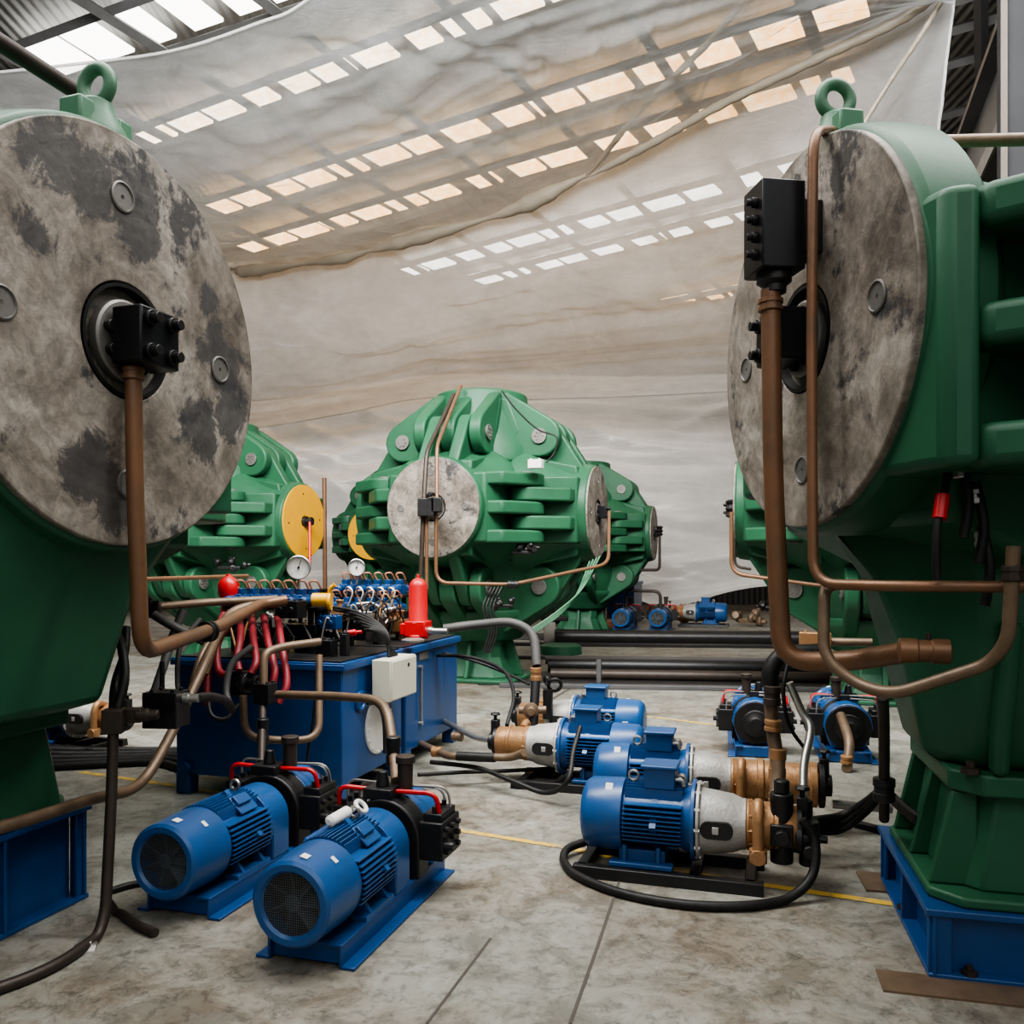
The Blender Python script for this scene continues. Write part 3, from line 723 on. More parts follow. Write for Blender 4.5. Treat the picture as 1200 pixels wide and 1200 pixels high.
def make_unit_a(label):
    t = empty('pump_unit', (0, 0, 0), 0, 1, label, 'pump unit', 'blue motor pump units')
    b = MB()
    for s in (-1, 1):
        b.box((s*.15, .52, .045), (.012, 1.06, .075)); b.box((s*.128, .52, .085), (.06, 1.06, .012)); b.box((s*.178, .52, .006), (.06, 1.06, .012))
    for y in (.02, .42, .8, 1.03): b.box((0, y, .045), (.30, .012, .075))
    b.box((0, .52, .082), (.30, 1.0, .008))
    b.build('base_frame', 'blue', t, bevel=.003)
    for s in (-1, 1):
        q = MB(); q.box((s*.12, .33, .10), (.07, .26, .022)); q.loft([[Vector((s*.155, y, .11)), Vector((s*.09, y, .11)), Vector((s*.09, y, .17)), Vector((s*.11, y, .17))] for y in (.24, .26)])
        q.loft([[Vector((s*.155, y, .11)), Vector((s*.09, y, .11)), Vector((s*.09, y, .17)), Vector((s*.11, y, .17))] for y in (.40, .42)]); q.build('motor_foot', 'blue_motor', t, bevel=.003)
    zc = .258
    b = MB(); b.lathe([(-.10, .115), (-.112, .125), (-.112, .148), (-.10, .160), (.08, .168), (.135, .166), (.14, .150)], (0, 0, zc), EY, 48, cap=False)
    fc = b.build('fan_cowl', 'blue_motor', t, bevel=0)
    b = MB(); b.lathe([(-.102, .128), (-.102, .001)], (0, 0, zc), EY, 40, cap=False); b.build('fan_guard', 'mesh', fc)
    b = MB(); b.cyl((0, -.09, zc), (0, -.03, zc), .032, n=20)
    x, y, d = frame_for(EY)
    for k in range(7):
        a = 2*math.pi*k/7; e = x*math.cos(a)+y*math.sin(a); s_ = x*-math.sin(a)+y*math.cos(a); c = Vector((0, -.06, zc))
        b.loft([[c+e*r_-s_*.012-EY*.02, c+e*r_+s_*.012+EY*.02, c+e*r_+s_*.018+EY*.02, c+e*r_-s_*.006-EY*.02] for r_ in (.025, .120)])
    b.build('cooling_fan', 'fan', fc)
    b = MB(); b.cyl((0, .0, zc), (0, .005, zc), .14, n=32); b.build('fan_plate', 'ink', fc)
    b = MB(); b.box((.03, -.05, zc+.163), (.03, .035, .003), ry=.25); b.build('sticker', 'white', fc)
    b = MB(); b.box((.105, .03, zc+.131), (.03, .02, .003), ry=.68); b.build('sticker', 'white', fc)
    b = MB(); b.lathe([(.10, .12), (.12, .132), (.44, .132), (.46, .12)], (0, 0, zc), EY, 40)
    straight_fins(b, .138, .45, 0, zc, .163, 'y')
    b.box((0, .33, zc), (.27, .03, .27), ry=.785)
    b.build('motor_body', 'blue_motor', t)
    b = MB(); b.box((.085, .34, zc+.135), (.10, .13, .012), ry=.75); b.box((.082, .33, zc+.155), (.05, .10, .02), ry=.75); b.build('name_plate_pad', 'blue_motor', t, bevel=.004)
    b = MB(); b.box((-.135, .33, zc+.11), (.02, .19, .03)); b.build('terminal_rail', 'blue_motor', t, bevel=.004)
    b = MB(); b.cyl((0, .40, zc+.14), (0, .40, zc+.175), .010, n=12).torus((0, .40, zc+.198), EY, .022, .007, 20, 8); b.build('lifting_eye', 'steel', t)
    # coupling housing: blue arch standing on the frame
    def arch(r, zb_, n=18): return [(r*math.cos(math.pi*k/n), zc+r*math.sin(math.pi*k/n)) for k in range(n+1)]+[(-r, zb_), (r, zb_)]
    b = MB(); b.prism(arch(.158, .09), .475, .62, (0, 0, 0), EX, EZ, EY); b.build('coupling_housing', 'blue_motor', t, bevel=.008)
    b = MB(); b.cyl((0, .44, zc), (0, .475, zc), .165, n=40); b.build('motor_flange', 'blue_motor', t, bevel=.003)
    b = MB(); b.prism(arch(.178, .09), .67, .79, (0, 0, 0), EX, EZ, EY); b.cyl((0, .62, zc), (0, .67, zc), .12, n=32); b.build('pump_casing', 'black', t, bevel=.008)
    b = MB(); b.prism(hull2([(.178*math.cos(a), zc+.178*math.sin(a)) for a in [math.pi*k/8 for k in range(9)]]+[(-.12, .09), (.12, .09)]), .79, .97, (0, 0, 0), EX, EZ, EY); b.build('pump_body', 'blue_motor', t, bevel=.01)
    b = MB(); b.lathe([(.97, .165), (1.0, .165), (1.0, .10), (1.03, .10), (1.03, .085), (1.05, .05), (1.07, .05)], (0, 0, zc), EY, 28); b.build('pump_end', 'black', t, bevel=.003)
    for s in (-1, 1):
        q = MB(); q.box((s*.225, .80, zc+.0), (.115, .22, .17)); q.box((s*.225, .80, zc+.10), (.09, .18, .04)); hb = q.build('valve_block', 'black', t, bevel=.006)
        q = MB()
        for yy in (.73, .80, .87):
            for zz in (-.05, .0, .05): q.cyl((s*.2825, yy, zc+zz), (s*.300, yy, zc+zz), .013, n=8)
        q.cyl((s*.2825, .72, zc-.02), (s*.325, .72, zc-.02), .02, n=10)
        for yy in (.74, .80, .86): q.cyl((s*.225, yy, zc+.12), (s*.225, yy, zc+.145), .012, n=8)
        bo = q.build('block_bolts', 'black', hb); bo['kind'] = 'stuff'; bo.name = 'bolt_cluster'
    b = MB(); b.box((-.03, .74, zc+.195), (.14, .13, .05)).cyl((-.03, .74, zc+.22), (-.03, .74, zc+.29), .032, .022, 20); b.build('outlet_flange', 'black', t, bevel=.005)
    b = MB(); b.lathe([(0, .034), (.13, .036), (.135, .045), (.165, .045), (.168, .038)], (.065, .78, zc+.19), EZ, 24); b.build('accumulator', 'darkpipe', t, bevel=.002)
    z = zc
    for s in (-1, 1):
        q = MB(); q.tube(fillet([(s*.05-.02, .74, z+.20), (s*.24, .72, z+.21), (s*.25, .74, z+.10)], .05), .011, 10); q.build('red_tube', 'red', t)
        q = MB(); q.tube(fillet([(s*.05+.02, .80, z+.215), (s*.255, .83, z+.215), (s*.265, .85, z+.08)], .06), .006, 8); q.build('thin_tube', 'steel', t)
        q = MB(); q.tube(fillet([(s*.05+.02, .85, z+.20), (s*.215, .88, z+.195), (s*.225, .89, z+.05)], .06), .006, 8); q.build('thin_tube', 'steel', t)
    return t
ua = make_unit_a('largest blue motor pump unit, foremost one with its own white tag on the motor')
ua.location = (-.775, 3.20, 0); ua.rotation_euler.z = R(-16.5)
ub = copy_tree(ua); ub['label'] = 'blue motor pump unit behind the foremost one, beside the dark bent pipe'; ub.location = (-1.42, 3.64, 0)
uc = copy_tree(ua); uc['label'] = 'black pump end with red tubes and long grey stub pipe, nearer the right press'; uc.location = (2.78, 7.40, 0); uc.rotation_euler.z = R(166)
ud_ = copy_tree(ua); ud_['label'] = 'black pump end with red tubes behind the tall bronze-ended hose'; ud_.location = (2.13, 7.58, 0); ud_.rotation_euler.z = R(166)
# wrapped handle lying on the foremost unit
b = MB(MatT := Matrix.Translation(ua.location) @ Matrix.Rotation(R(-16.5), 4, 'Z'))
b.lathe([(0, .012), (.01, .024), (.13, .026), (.14, .014), (.18, .012)], (-.04, .25, .452), (.12, .95, .05), 16); b.torus((.0, .46, .462), (1, 0, 1), .028, .010, 20, 8)
tag(b.build('wrapped_tool', 'white'), 'white wrapped ring handle lying on top of the foremost motor', 'tool')

# ------------------------------------------------------------ motor and screw pump sets (axis along +X)
def make_unit_b(label, long_pump=False):
    t = empty('screw_pump_set', (0, 0, 0), 0, 1, label, 'pump', 'motor and bronze pump sets')
    zc = .265
    b = MB()
    for s in (-1, 1): b.loft([[Vector((x, s*.17-.035, z)), Vector((x, s*.17+.035, z)), Vector((x, s*.17+.028, z+.055)), Vector((x, s*.17-.028, z+.055))] for x, z in ((-.02, 0), (.86, 0))])
    for x in (.02, .55, .80): b.box((x, 0, .03), (.05, .34, .05))
    b.build('skid', 'black', t, bevel=.004)
    b = MB()
    for s in (-1, 1): b.box((.30, s*.13, .068), (.30, .07, .022)); b.box((.22, s*.115, .11), (.02, .05, .09)); b.box((.38, s*.115, .11), (.02, .05, .09))
    b.box((.30, 0, .10), (.22, .22, .06)); b.build('motor_foot', 'blue_motor', t, bevel=.004)
    b = MB(); b.lathe([(0, .05), (.0, .12), (.012, .150), (.04, .170), (.18, .175), (.205, .174), (.21, .15)], (0, 0, zc), EX, 48); b.build('fan_cowl', 'blue_motor', t, bevel=.002)
    b = MB(); b.lathe([(.20, .12), (.21, .138), (.48, .138), (.50, .15), (.53, .16)], (0, 0, zc), EX, 40); straight_fins(b, .215, .49, 0, zc, .168, 'x'); b.box((.36, 0, zc), (.03, .28, .28), rx=.785)
    b.build('motor_body', 'blue_motor', t)
    b = MB(); b.box((.38, -.02, zc+.205), (.15, .15, .10)); b.box((.38, -.02, zc+.260), (.175, .175, .018)); b.build('terminal_box', 'blue_motor', t, bevel=.006)
    b = MB()
    for y in (-.06, .02):
        b = MB(); b.tube(smoothp([(.45, y, zc+.20), (.485, y, zc+.20), (.495, y, zc+.17)], 5), .011, 8); b.build('cable_gland', 'steel', t)
    b = MB(); b.cyl((.25, -.03, zc+.14), (.25, -.03, zc+.18), .01, n=10).torus((.25, -.03, zc+.20), EY, .023, .007, 20, 8); b.build('lifting_eye', 'steel', t)
    b = MB(); b.box((.14, -.095, zc+.148), (.035, .004, .045), rx=-.57); b.build('sticker', 'white', t)
    b = MB(); b.lathe([(.53, .19), (.55, .19)], (0, 0, zc), EX, 48); b.build('motor_flange', 'blue_motor', t, bevel=.003)
    b = MB(); b.bolts((.55, 0, zc), EX, .176, 12, .010, .025); f = b.build('flange_bolts', 'steel', t); f['kind'] = 'stuff'; f.name = 'flange_bolt_ring'
    b = MB(); b.lathe([(.555, .185), (.57, .185), (.573, .155), (.72, .135), (.76, .118), (.78, .118)], (0, 0, zc), EX, 48); b.build('bell_housing', 'cast', t, bevel=.003)
    # oval inspection openings: dark recess with a rounded frame and the coupling inside
    for s in (-1, 1):
        q = MB(); yy = s*.128
        poly = [(.61+.035*math.cos(a), .035*math.sin(a)) for a in [math.pi/2+math.pi*k/8 for k in range(9)]]+[(.69+.035*math.cos(a), .035*math.sin(a)) for a in [-math.pi/2+math.pi*k/8 for k in range(9)]]
        q.prism([(p[0], p[1]*1.15) for p in poly], -.03, .029, (0, yy, zc), EX, EZ, EY*s); q.build('inspection_opening', 'ink', t, bevel=0)
        q = MB(); q.box((.645, s*.150, zc), (.03, .018, .035)); q.box((.675, s*.148, zc-.01), (.02, .015, .02)); q.build('coupling', 'cast', t, bevel=.003)
    b = MB()
    if long_pump: b.lathe([(.78, .118), (.79, .122), (.80, .116), (.92, .116), (.925, .128), (.955, .128), (.96, .116), (1.20, .112), (1.205, .125), (1.24, .125), (1.245, .09), (1.27, .085)], (0, 0, zc), EX, 40)
    else: b.lathe([(.78, .112), (.79, .118), (.80, .112), (.90, .110), (.91, .120), (.925, .120), (.93, .108), (1.00, .104), (1.02, .09)], (0, 0, zc), EX, 40)
    b.build('bronze_pump', 'bronze', t, bevel=.002)
    b = MB(); b.bolts((.785, 0, zc), EX, .108, 10, .010, .022); bb = b.build('pump_bolt_ring', 'bronze', t); bb['kind'] = 'stuff'
    b = MB(); b.tube(fillet([(.835, -.02, zc+.10), (.835, -.10, zc+.13), (.835, -.14, zc+.08), (.835, -.145, zc-.10)], .04), .026, 14); b.cyl((.835, -.14, zc-.13), (.835, -.14, zc-.07), .04, n=20); b.cyl((.835, -.18, zc-.10), (.835, -.06, zc-.10), .035, n=20); b.build('relief_elbow', 'bronze', t, bevel=.002)
    xe = 1.30 if long_pump else 1.05
    b = MB(); b.lathe([(0, .125 if long_pump else .10), (.03, .125 if long_pump else .10), (.03, .06), (.07, .06)], (xe-.05, 0, zc), EX, 28)
    b.box((xe-.02, 0, zc+.10), (.05, .06, .10)).cyl((xe-.02, 0, zc+.15), (xe-.02, 0, zc+.18), .012, n=10)
    b.build('end_valve', 'black', t, bevel=.004)
    b = MB(); b.lathe([(0, .03), (.008, .038), (.018, .03)], (xe-.02, 0, zc+.18), EZ, 7); b.build('valve_knob', 'black', t, bevel=.002)
    return t
s1 = make_unit_b('front blue motor with bronze pump on black skid, circled by a loop of black hose')
s1.location = (.365, 4.27, 0); s1.rotation_euler.z = R(-17)
s2 = make_unit_b('blue motor with the longest bronze pump, just behind the hose-looped one', True); s2.location = (.50, 5.08, 0); s2.rotation_euler.z = R(-15)
s3 = copy_tree(s1); s3['label'] = 'blue motor with bronze pump pointing at the blue tank, cable across its flange'; s3.location = (.87, 5.62, 0); s3.rotation_euler.z = R(163)
s4 = copy_tree(s1); s4['label'] = 'hindmost blue motor of the four in the middle, twin glands on its box'; s4.location = (1.03, 6.62, 0); s4.rotation_euler.z = R(163)
s5 = copy_tree(s1); s5['label'] = 'blue motor and bronze pump half hidden behind the left press pedestal'; s5.location = (-4.05, 7.1, 0); s5.rotation_euler.z = R(-17)
s6 = copy_tree(s1); s6['label'] = 'small distant bronze pump with blue motor near the curtain bottom'; s6.location = (5.05, 20.0, 0); s6.rotation_euler.z = R(-197); s6.scale = (1.3,)*3
for nm, px, rz_, lb in (('a', 728, -16, 'small distant blue motor with dark fan face before the far tank'), ('b', 771, -16, 'small distant blue motor with dark fan face right of the far tank')):
    u = copy_tree(ua); u['label'] = lb; u.location = G(px, 741); u.rotation_euler.z = R(rz_); u.scale = (1.2,)*3

# ------------------------------------------------------------ blue oil tanks and everything on them
TA = R(-16.3); TO = Vector((-1.04, 5.23, 0)); TM = Matrix.Translation(TO) @ Matrix.Rotation(TA, 4, 'Z')
def TL(x, y, z): return TM @ Vector((x, y, z))
def tank(x0, x1, y0, y1, label, box_side):
    t = empty('oil_tank', TO, TA, 1, label, 'tank', 'blue oil tanks')
    H = .87
    b = MB(); b.box(((x0+x1)/2, (y0+y1)/2, (H+.13)/2), (x1-x0, y1-y0, H-.13)); b.build('tank_body', 'blue', t, bevel=.01)
    b = MB(); b.box(((x0+x1)/2, (y0+y1)/2, H+.008), (x1-x0+.05, y1-y0+.03, .016)); b.box(((x0+x1)/2, y0-.012, H-.012), (x1-x0+.05, .03, .035)); b.box((x1+.012, (y0+y1)/2, H-.012), (.03, y1-y0+.03, .035)); b.build('rim', 'blue', t, bevel=.003)
    b = MB(); b.box(((x0+x1)/2, (y0+y1)/2, H+.022), (x1-x0-.03, y1-y0-.02, .012)); b.build('top_plate', 'black', t, bevel=.002)
    for x in (x0+.05, x1-.05):
        for y in (y0+.05, y1-.05):
            q = MB(); q.box((x, y, .07), (.10, .10, .14)); q.build('foot', 'blue', t, bevel=.004)
    return t
t1 = tank(-1.2, 0, 0, .90, 'front blue oil tank carrying the pressure gauge and red hoses', 1)
t2 = tank(-1.0, 0, .97, 2.06, 'rear blue oil tank carrying the tall red filter bottle', 1)
b = MB(); b.tube([(.02, 1.22, .72), (.02, 1.22, .30)], .010, 10); b.cyl((.0, 1.22, .72), (.03, 1.22, .72), .016, n=10).cyl((.0, 1.22, .30), (.03, 1.22, .30), .016, n=10); b.build('level_gauge', 'steel', t2)
b = MB(); b.box((.004, 1.3, .80), (.006, .18, .06)); b.build('name_plate', 'capmetal', t2)
b = MB(); b.torus((.01, .23, .62), EX, .055, .014, 20, 8); b.build('lifting_hook', 'blue', t1)
b = MB(); b.lathe([(0, .19), (.012, .19), (.02, .17)], (0, .50, .42), EX, 36); b.bolts((.015, .50, .42), EX, .175, 14, .008, .014); b.build('inspection_cover', 'white', t1)
b = MB(); b.lathe([(0, .03), (.02, .03), (.02, .045), (.04, .045)], (-1.12, 0, .17), -EY, 16); b.build('drain_plug', 'blue', t1)
tb = empty('electrical_box', TL(.03, .36, .62), TA, 1, 'cream electrical cabinet hung on the side of the front blue tank', 'cabinet')
b = MB(); b.box((.085, .16, .12), (.13, .42, .27)); b.build('cabinet_body', 'cream', tb, bevel=.006)
b = MB(); b.box((.153, .16, .12), (.012, .40, .25)); b.build('cabinet_door', 'cream', tb, bevel=.004)
b = MB(); b.cyl((.158, .22, .20), (.163, .22, .20), .014, n=14); b.build('lock', 'ink', tb)
for k in range(6):
    pipe('cable', 'black cable of the bundle running from the valves into the cream cabinet', 'cable', [TL(-.50+.04*k, .70+.05*k, 1.20-.03*k), TL(-.20+.03*k, .62-.04*k, 1.16-.02*k), TL(.05, .52-.03*k, 1.05), TL(.10, .46+.025*k, .88)], .011, 'rubber', smooth=True, group='black cables into the cream cabinet')

def solenoid_valve(x, y, z, rz=0):
    t = empty('solenoid_valve', TL(x, y, z), TA+rz, 1.3)
    b = MB(); b.box((0, 0, .03), (.055, .09, .06)); b.build('valve_body', 'blueblock', t, bevel=.004)
    for s in (-1, 1):
        q = MB(); q.lathe([(0, .024), (.07, .024), (.075, .018), (.085, .018)], (0, s*.045, .03), EY*s, 16); q.build('solenoid', 'blueblock', t, bevel=.002)
    b = MB(); b.box((0, 0, .075), (.04, .05, .03)); b.build('plug', 'blueblock', t, bevel=.003)
    b = MB(); b.tube(smoothp([(0, -.02, .09), (-.01, -.03, .125), (.02, -.01, .13), (.03, .02, .09)], 5), .006, 6); b.build('wire', 'copperwire', t)
    return t
M['copperwire'] = paint('copper_wire', (.45, .2, .12), .4, metal=.4, dirt=.2, bmp=0)
def manifold(name, x0, x1, y, z0, zt, label, group, n, vl):
    t = empty(name, TL((x0+x1)/2, y, z0), TA, 1, label, 'manifold')
    L = x1-x0
    b = MB(); b.box((0, 0, (zt-z0)/2), (L, .15, .07)); b.box((0, 0, (zt-z0)-.012), (L+.05, .20, .024)); b.build('manifold_block', 'block', t, bevel=.005)
    for s in (-1, 1):
        for yy in (-.06, .06):
            q = MB(); q.box((s*(L/2-.04), yy, (zt-z0)/2), (.035, .02, zt-z0)); q.build('support_leg', 'black', t, bevel=.002)
    b = MB()
    for k in range(n-1): b.cyl((-L/2+.06+k*(L-.12)/(n-1)+.02, -.075, (zt-z0)/2), (-L/2+.06+k*(L-.12)/(n-1)+.02, -.10, (zt-z0)/2), .018, n=8)
    m_ = b.build('port_row', 'block', t); m_['kind'] = 'stuff'
    proto = None
    for k in range(n):
        xx = x0+.05+k*(L-.10)/(n-1)
        if proto is None: o = proto = solenoid_valve(xx, y, zt)
        else:
            o = copy_tree(proto); o.location = TL(xx, y, zt)
        tag(o, vl, 'valve', group)
    return t
manifold('valve_manifold', -1.05, -.38, .42, .90, 1.21, 'black manifold block on the front blue tank under the blue valves', 'blue valves on the front tank', 7, 'blue solenoid valve of the row behind the large pressure gauge')
manifold('valve_manifold', -.88, -.30, 1.66, .90, 1.25, 'black manifold block on the rear blue tank beside the red filter', 'blue valves on the rear tank', 6, 'blue solenoid valve of the row beside the tall red filter')
for k in range(6):
    o = solenoid_valve(-.84+.105*k, 1.50, 1.11); tag(o, 'blue solenoid valve of the lower row beside the tall red filter', 'valve', 'lower blue valves on the rear tank')
def gauge(loc, r, label, rz=TA):
    t = empty('pressure_gauge', loc, rz, 1, label, 'gauge')
    b = MB(); b.lathe([(0, r*.96), (.03, r), (.042, r), (.046, r*.93), (.036, r*.90)], (0, .03, 0), -EY, 40, cap=False); b.cyl((0, .03, 0), (0, .028, 0), r*.9, n=32); b.cyl((0, .01, -r), (0, .01, -r-.06), .010, n=8); b.build('gauge_case', 'steel', t)
    b = MB(); b.cyl((0, .0, 0), (0, -.002, 0), r*.9, n=40); f = b.build('dial', 'white', t)
    b = MB()
    for k in range(31):
        a = R(225-270*k/30); L = .14 if k % 5 == 0 else .07
        c = Vector((math.cos(a)*r*(.82-L/2), -.003, math.sin(a)*r*(.82-L/2))); b.box(c, (r*L, .001, r*.02), ry=-a)
    tk = b.build('scale_marks', 'ink', f); tk['kind'] = 'stuff'
    b = MB(); a = R(72); b.box((math.cos(a)*r*.22, -.005, math.sin(a)*r*.22), (r*.85, .001, r*.05), ry=-a); b.cyl((0, -.004, 0), (0, -.008, 0), r*.10, n=14); b.build('needle', 'ink', f)
    return t
gauge(P(350, 665, 5.62), .080, 'large round white pressure gauge standing over the front blue tank', R(4))
gauge(P(418, 665, 6.9), .070, 'smaller grey-faced pressure gauge behind the rear blue valves', R(4))
# yellow handled valve
t = empty('ball_valve', P(375, 703, 5.6), 0, 1, 'yellow round valve with curled handle right of the black manifold', 'valve')
b = MB(); b.lathe([(-.05, .045), (.05, .045), (.055, .03)], (0, 0, 0), EX, 20); b.build('valve_body', 'yellow', t, bevel=.003)
b = MB(); b.lathe([(.05, .055), (.06, .06), (.075, .055)], (0, 0, -.01), EX, 16).tube(smoothp([(.06, 0, .03), (.07, -.01, .075), (.10, -.01, .10)], 6), [.014]*12+[.02], 8); b.build('handle', 'yellow', t)
# red filter bottle
fb = P(490, 748, 6.55)
t = empty('filter_housing', fb, TA, 1, 'tall bright red filter bottle on the rear blue tank', 'filter')
b = MB(); b.lathe([(.12, .078), (.13, .072), (.40, .070), (.43, .060), (.455, .035), (.46, .014), (.49, .012)], (0, 0, 0), EZ, 32); b.build('filter_bowl', 'red', t, bevel=.002)
b = MB(); b.box((0, 0, .075), (.17, .15, .12)); b.box((-.10, 0, .07), (.06, .11, .09)); b.cyl((0, 0, 0), (0, 0, .03), .085, n=24); b.build('filter_head', 'red', t, bevel=.008)
b = MB(); b.lathe([(0, .03), (.04, .03), (.04, .022), (.16, .022)], (.08, 0, .06), EX, 16); b.build('outlet_fitting', 'steel', t)
ac = P(268, 742, 5.9)
t = empty('accumulator', ac, TA, 1, 'small red rounded accumulator behind the red hoses', 'accumulator')
b = MB(); b.lathe([(0, .05), (.22, .055), (.28, .072), (.34, .072), (.37, .055), (.395, .02), (.41, .015)], (0, 0, 0), EZ, 28); b.build('vessel', 'red', t)
b = MB(); b.cyl((0, 0, -.02), (0, 0, .01), .065, n=20); b.build('mount', 'black', t)
b = MB(); b.lathe([(0, .08), (.015, .085), (.025, .06), (.028, .01)], P(484, 752, 6.1)-Vector((0, 0, .0)), EZ, 24); tag(b.build('filler_cap', 'steel'), 'flat silver filler cap at the foot of the tall red filter', 'cap')
# clutter blocks on the tank tops
def block(name, c, d, mat, label, cat, rz=TA, bev=.005, extra=None):
    b = MB(); b.box((0, 0, d[2]/2), d)
    if extra: extra(b, d)
    o = b.build(name, mat, None, bevel=bev, recenter=False); o.location = c; o.rotation_euler.z = rz; return tag(o, label, cat)
def bolts_top(b, d):
    for x in (-.3, .3):
        for y in (-.3, .3): b.cyl((x*d[0], y*d[1], d[2]), (x*d[0], y*d[1], d[2]+.012), .009, n=8)
def ports_front(b, d):
    for x in (-.25, .25): b.cyl((x*d[0], -d[1]/2, d[2]*.5), (x*d[0], -d[1]/2-.02, d[2]*.5), .018, n=12)
    bolts_top(b, d)
block('junction_block', P(341, 724, 5.45), (.16, .12, .11), 'block', 'black junction block where the brown pipes enter the front tank valves', 'block', extra=ports_front)
block('pipe_block', P(383, 768, 5.5), (.11, .09, .10), 'block', 'black pipe block on the front edge of the tank with bent brown pipe', 'block', extra=bolts_top)
block('pilot_valve', P(385, 737, 5.75), (.16, .09, .09), 'blueblock', 'small blue valve block under the yellow handled valve', 'valve', extra=ports_front)
block('control_block', P(362, 762, 6.0), (.16, .14, .20), 'block', 'tall black control block under the yellow handled valve', 'block', extra=ports_front)
block('level_switch', P(404, 768, 5.55), (.05, .05, .14), 'black', 'upright black level switch with yellow strip near the tank corner', 'switch', extra=bolts_top)
block('relay_block', P(425, 750, 5.95), (.10, .10, .12), 'block', 'black relay block behind the cabinet cables', 'block', extra=bolts_top)
block('control_block', P(300, 758, 5.7), (.22, .14, .12), 'black', 'low black control block behind the red hoses on the front tank', 'block', extra=ports_front)
block('control_block', P(455, 742, 6.9), (.34, .16, .12), 'black', 'low black control block at the foot of the rear blue valves', 'block', extra=ports_front)
b = MB(); b.lathe([(0, .02), (.05, .022), (.055, .012), (.09, .012)], P(408, 742, 5.6), (1, 0, .1), 14); tag(b.build('breather_plug', 'red'), 'small red cap beside the black level switch', 'cap')
for k, (px, py) in enumerate(((436, 724), (452, 716))):
    b = MB(); b.lathe([(0, .022), (.05, .022), (.06, .014), (.09, .014)], P(px, py, 6.6), (1, -.2, .3), 12); tag(b.build('pipe_union', 'steel'), 'steel pipe union among the wires beside the red filter', 'fitting', 'steel unions')
for k in range(7):
    x = -.15-.1*k
    pipe('wire', 'thin black wire looping over the tank tops', 'wire', [TL(x, .75+.05*k, 1.16), TL(x+.1, .9, 1.25-.02*k), TL(x+.05, 1.1, 1.1), TL(x-.1, 1.2, 1.05)], .006, 'rubber', smooth=True, group='thin wires over the tanks', n=6)
for k in range(5):
    x = -.7+.09*k
    pipe('grey_tube', 'thin pale tube curling over the rear valves', 'tube', [TL(x, 1.42, 1.25), TL(x+.02, 1.38, 1.31), TL(x+.08, 1.36, 1.27), TL(x+.04, 1.32, 1.12)], .007, 'steel', smooth=True, group='pale tubes over the rear valves', n=6)
# red hoses hanging from the manifold
rh = [((262, 720), (248, 752), (243, 800), (243, 826)), ((276, 722), (256, 752), (256, 785), (268, 792)), ((281, 722), (282, 745), (278, 770), (280, 786)), ((295, 722), (297, 750), (300, 775), (294, 790)), ((309, 722), (314, 752), (322, 785), (316, 812)), ((325, 722), (330, 755), (336, 800), (326, 824))]
for k, q in enumerate(rh):
    dpt = [5.45, 5.15, 5.0, 4.95]
    pipe('red_hose', 'dark red hose of the row hanging down from the black manifold', 'hose', [(x, y, dpt[i]+.0*k) for i, (x, y) in enumerate(q)], .022, 'red_hose', smooth=True, group='red hoses on the front tank')
# black bracket valve where the hoses end
b = MB(); b.lathe([(0, .05), (.02, .06), (.05, .06), (.06, .04), (.12, .04), (.12, .055), (.15, .055)], P(285, 800, 5.0), (.8, -.5, 0), 16); b.box(P(283, 800, 5.05), (.12, .1, .14)); tag(b.build('check_valve', 'black', bevel=.003), 'black ribbed check valve where the red hoses gather before the tank', 'valve')
# ------------------------------------------------------------ pipework
def coupling(p, d, r, L, mat='pipe', label='', name='pipe_coupling'):
    p = W(p); d = Vector(d).normalized()
    b = MB(); b.lathe([(-L/2, r*.85), (-L/2+.004, r), (-L*.15, r), (-L*.12, r*.9), (L*.12, r*.9), (L*.15, r), (L/2-.004, r), (L/2, r*.85)], p, d, 8 if name == 'pipe_nut' else 20)
    return tag(b.build(name, mat), label, 'fitting')
DL = 3.17
pipe('brown_pipe', 'thick brown pipe dropping from the valve block on the left disc', 'pipe', [(156, 418, DL), (158, 560, DL), (165, 766, 3.17), (255, 735, 4.2), (305, 708, 5.2), (335, 703, 5.3)], .031, 'copper', bend=.13)
coupling((156, 438, DL), EZ, .040, .05, 'copper', 'ribbed collar on the brown pipe below the left valve block')
coupling((244, 740, 4.05), (.35, .95, .02), .050, .05, 'black', 'dark round flange clamp on the thick brown pipe before the tank', 'pipe_clamp')
pipe('brown_pipe', 'brown pipe running level from behind the left press to the black manifold', 'pipe', [(175, 712, 4.9), (240, 706, 5.2), (325, 702, 5.45)], .024, 'pipe')
pipe('brown_pipe', 'brown pipe bending down left from the black manifold', 'pipe', [(335, 706, 5.35), (270, 712, 5.25), (235, 790, 4.6), (200, 862, 4.35), (165, 925, 4.1), (110, 935, 3.75), (30, 962, 3.3), (-60, 985, 3.0)], .026, 'pipe', bend=.22)
coupling((180, 714, 4.85), (1, .2, 0), .05, .07, 'black', 'black ribbed clamp on the level brown pipe behind the left pipe', 'pipe_clamp')
pipe('thin_rod', 'black and copper rod running level behind the left brown pipe', 'pipe', [(165, 679, 6.5), (230, 677, 7.2), (290, 675, 7.8)], .018, 'copper')
pipe('grey_hose', 'grey hose slanting behind the thick brown pipe bend', 'hose', [(180, 720, 4.7), (205, 735, 4.7), (240, 752, 4.75)], .026, 'greyhose', smooth=True)
pipe('grey_hose', 'grey hose rising beside the left end of the blue tank', 'hose', [(215, 715, 4.75), (203, 745, 4.7), (190, 785, 4.6), (178, 820, 4.55)], .024, 'greyhose', smooth=True)
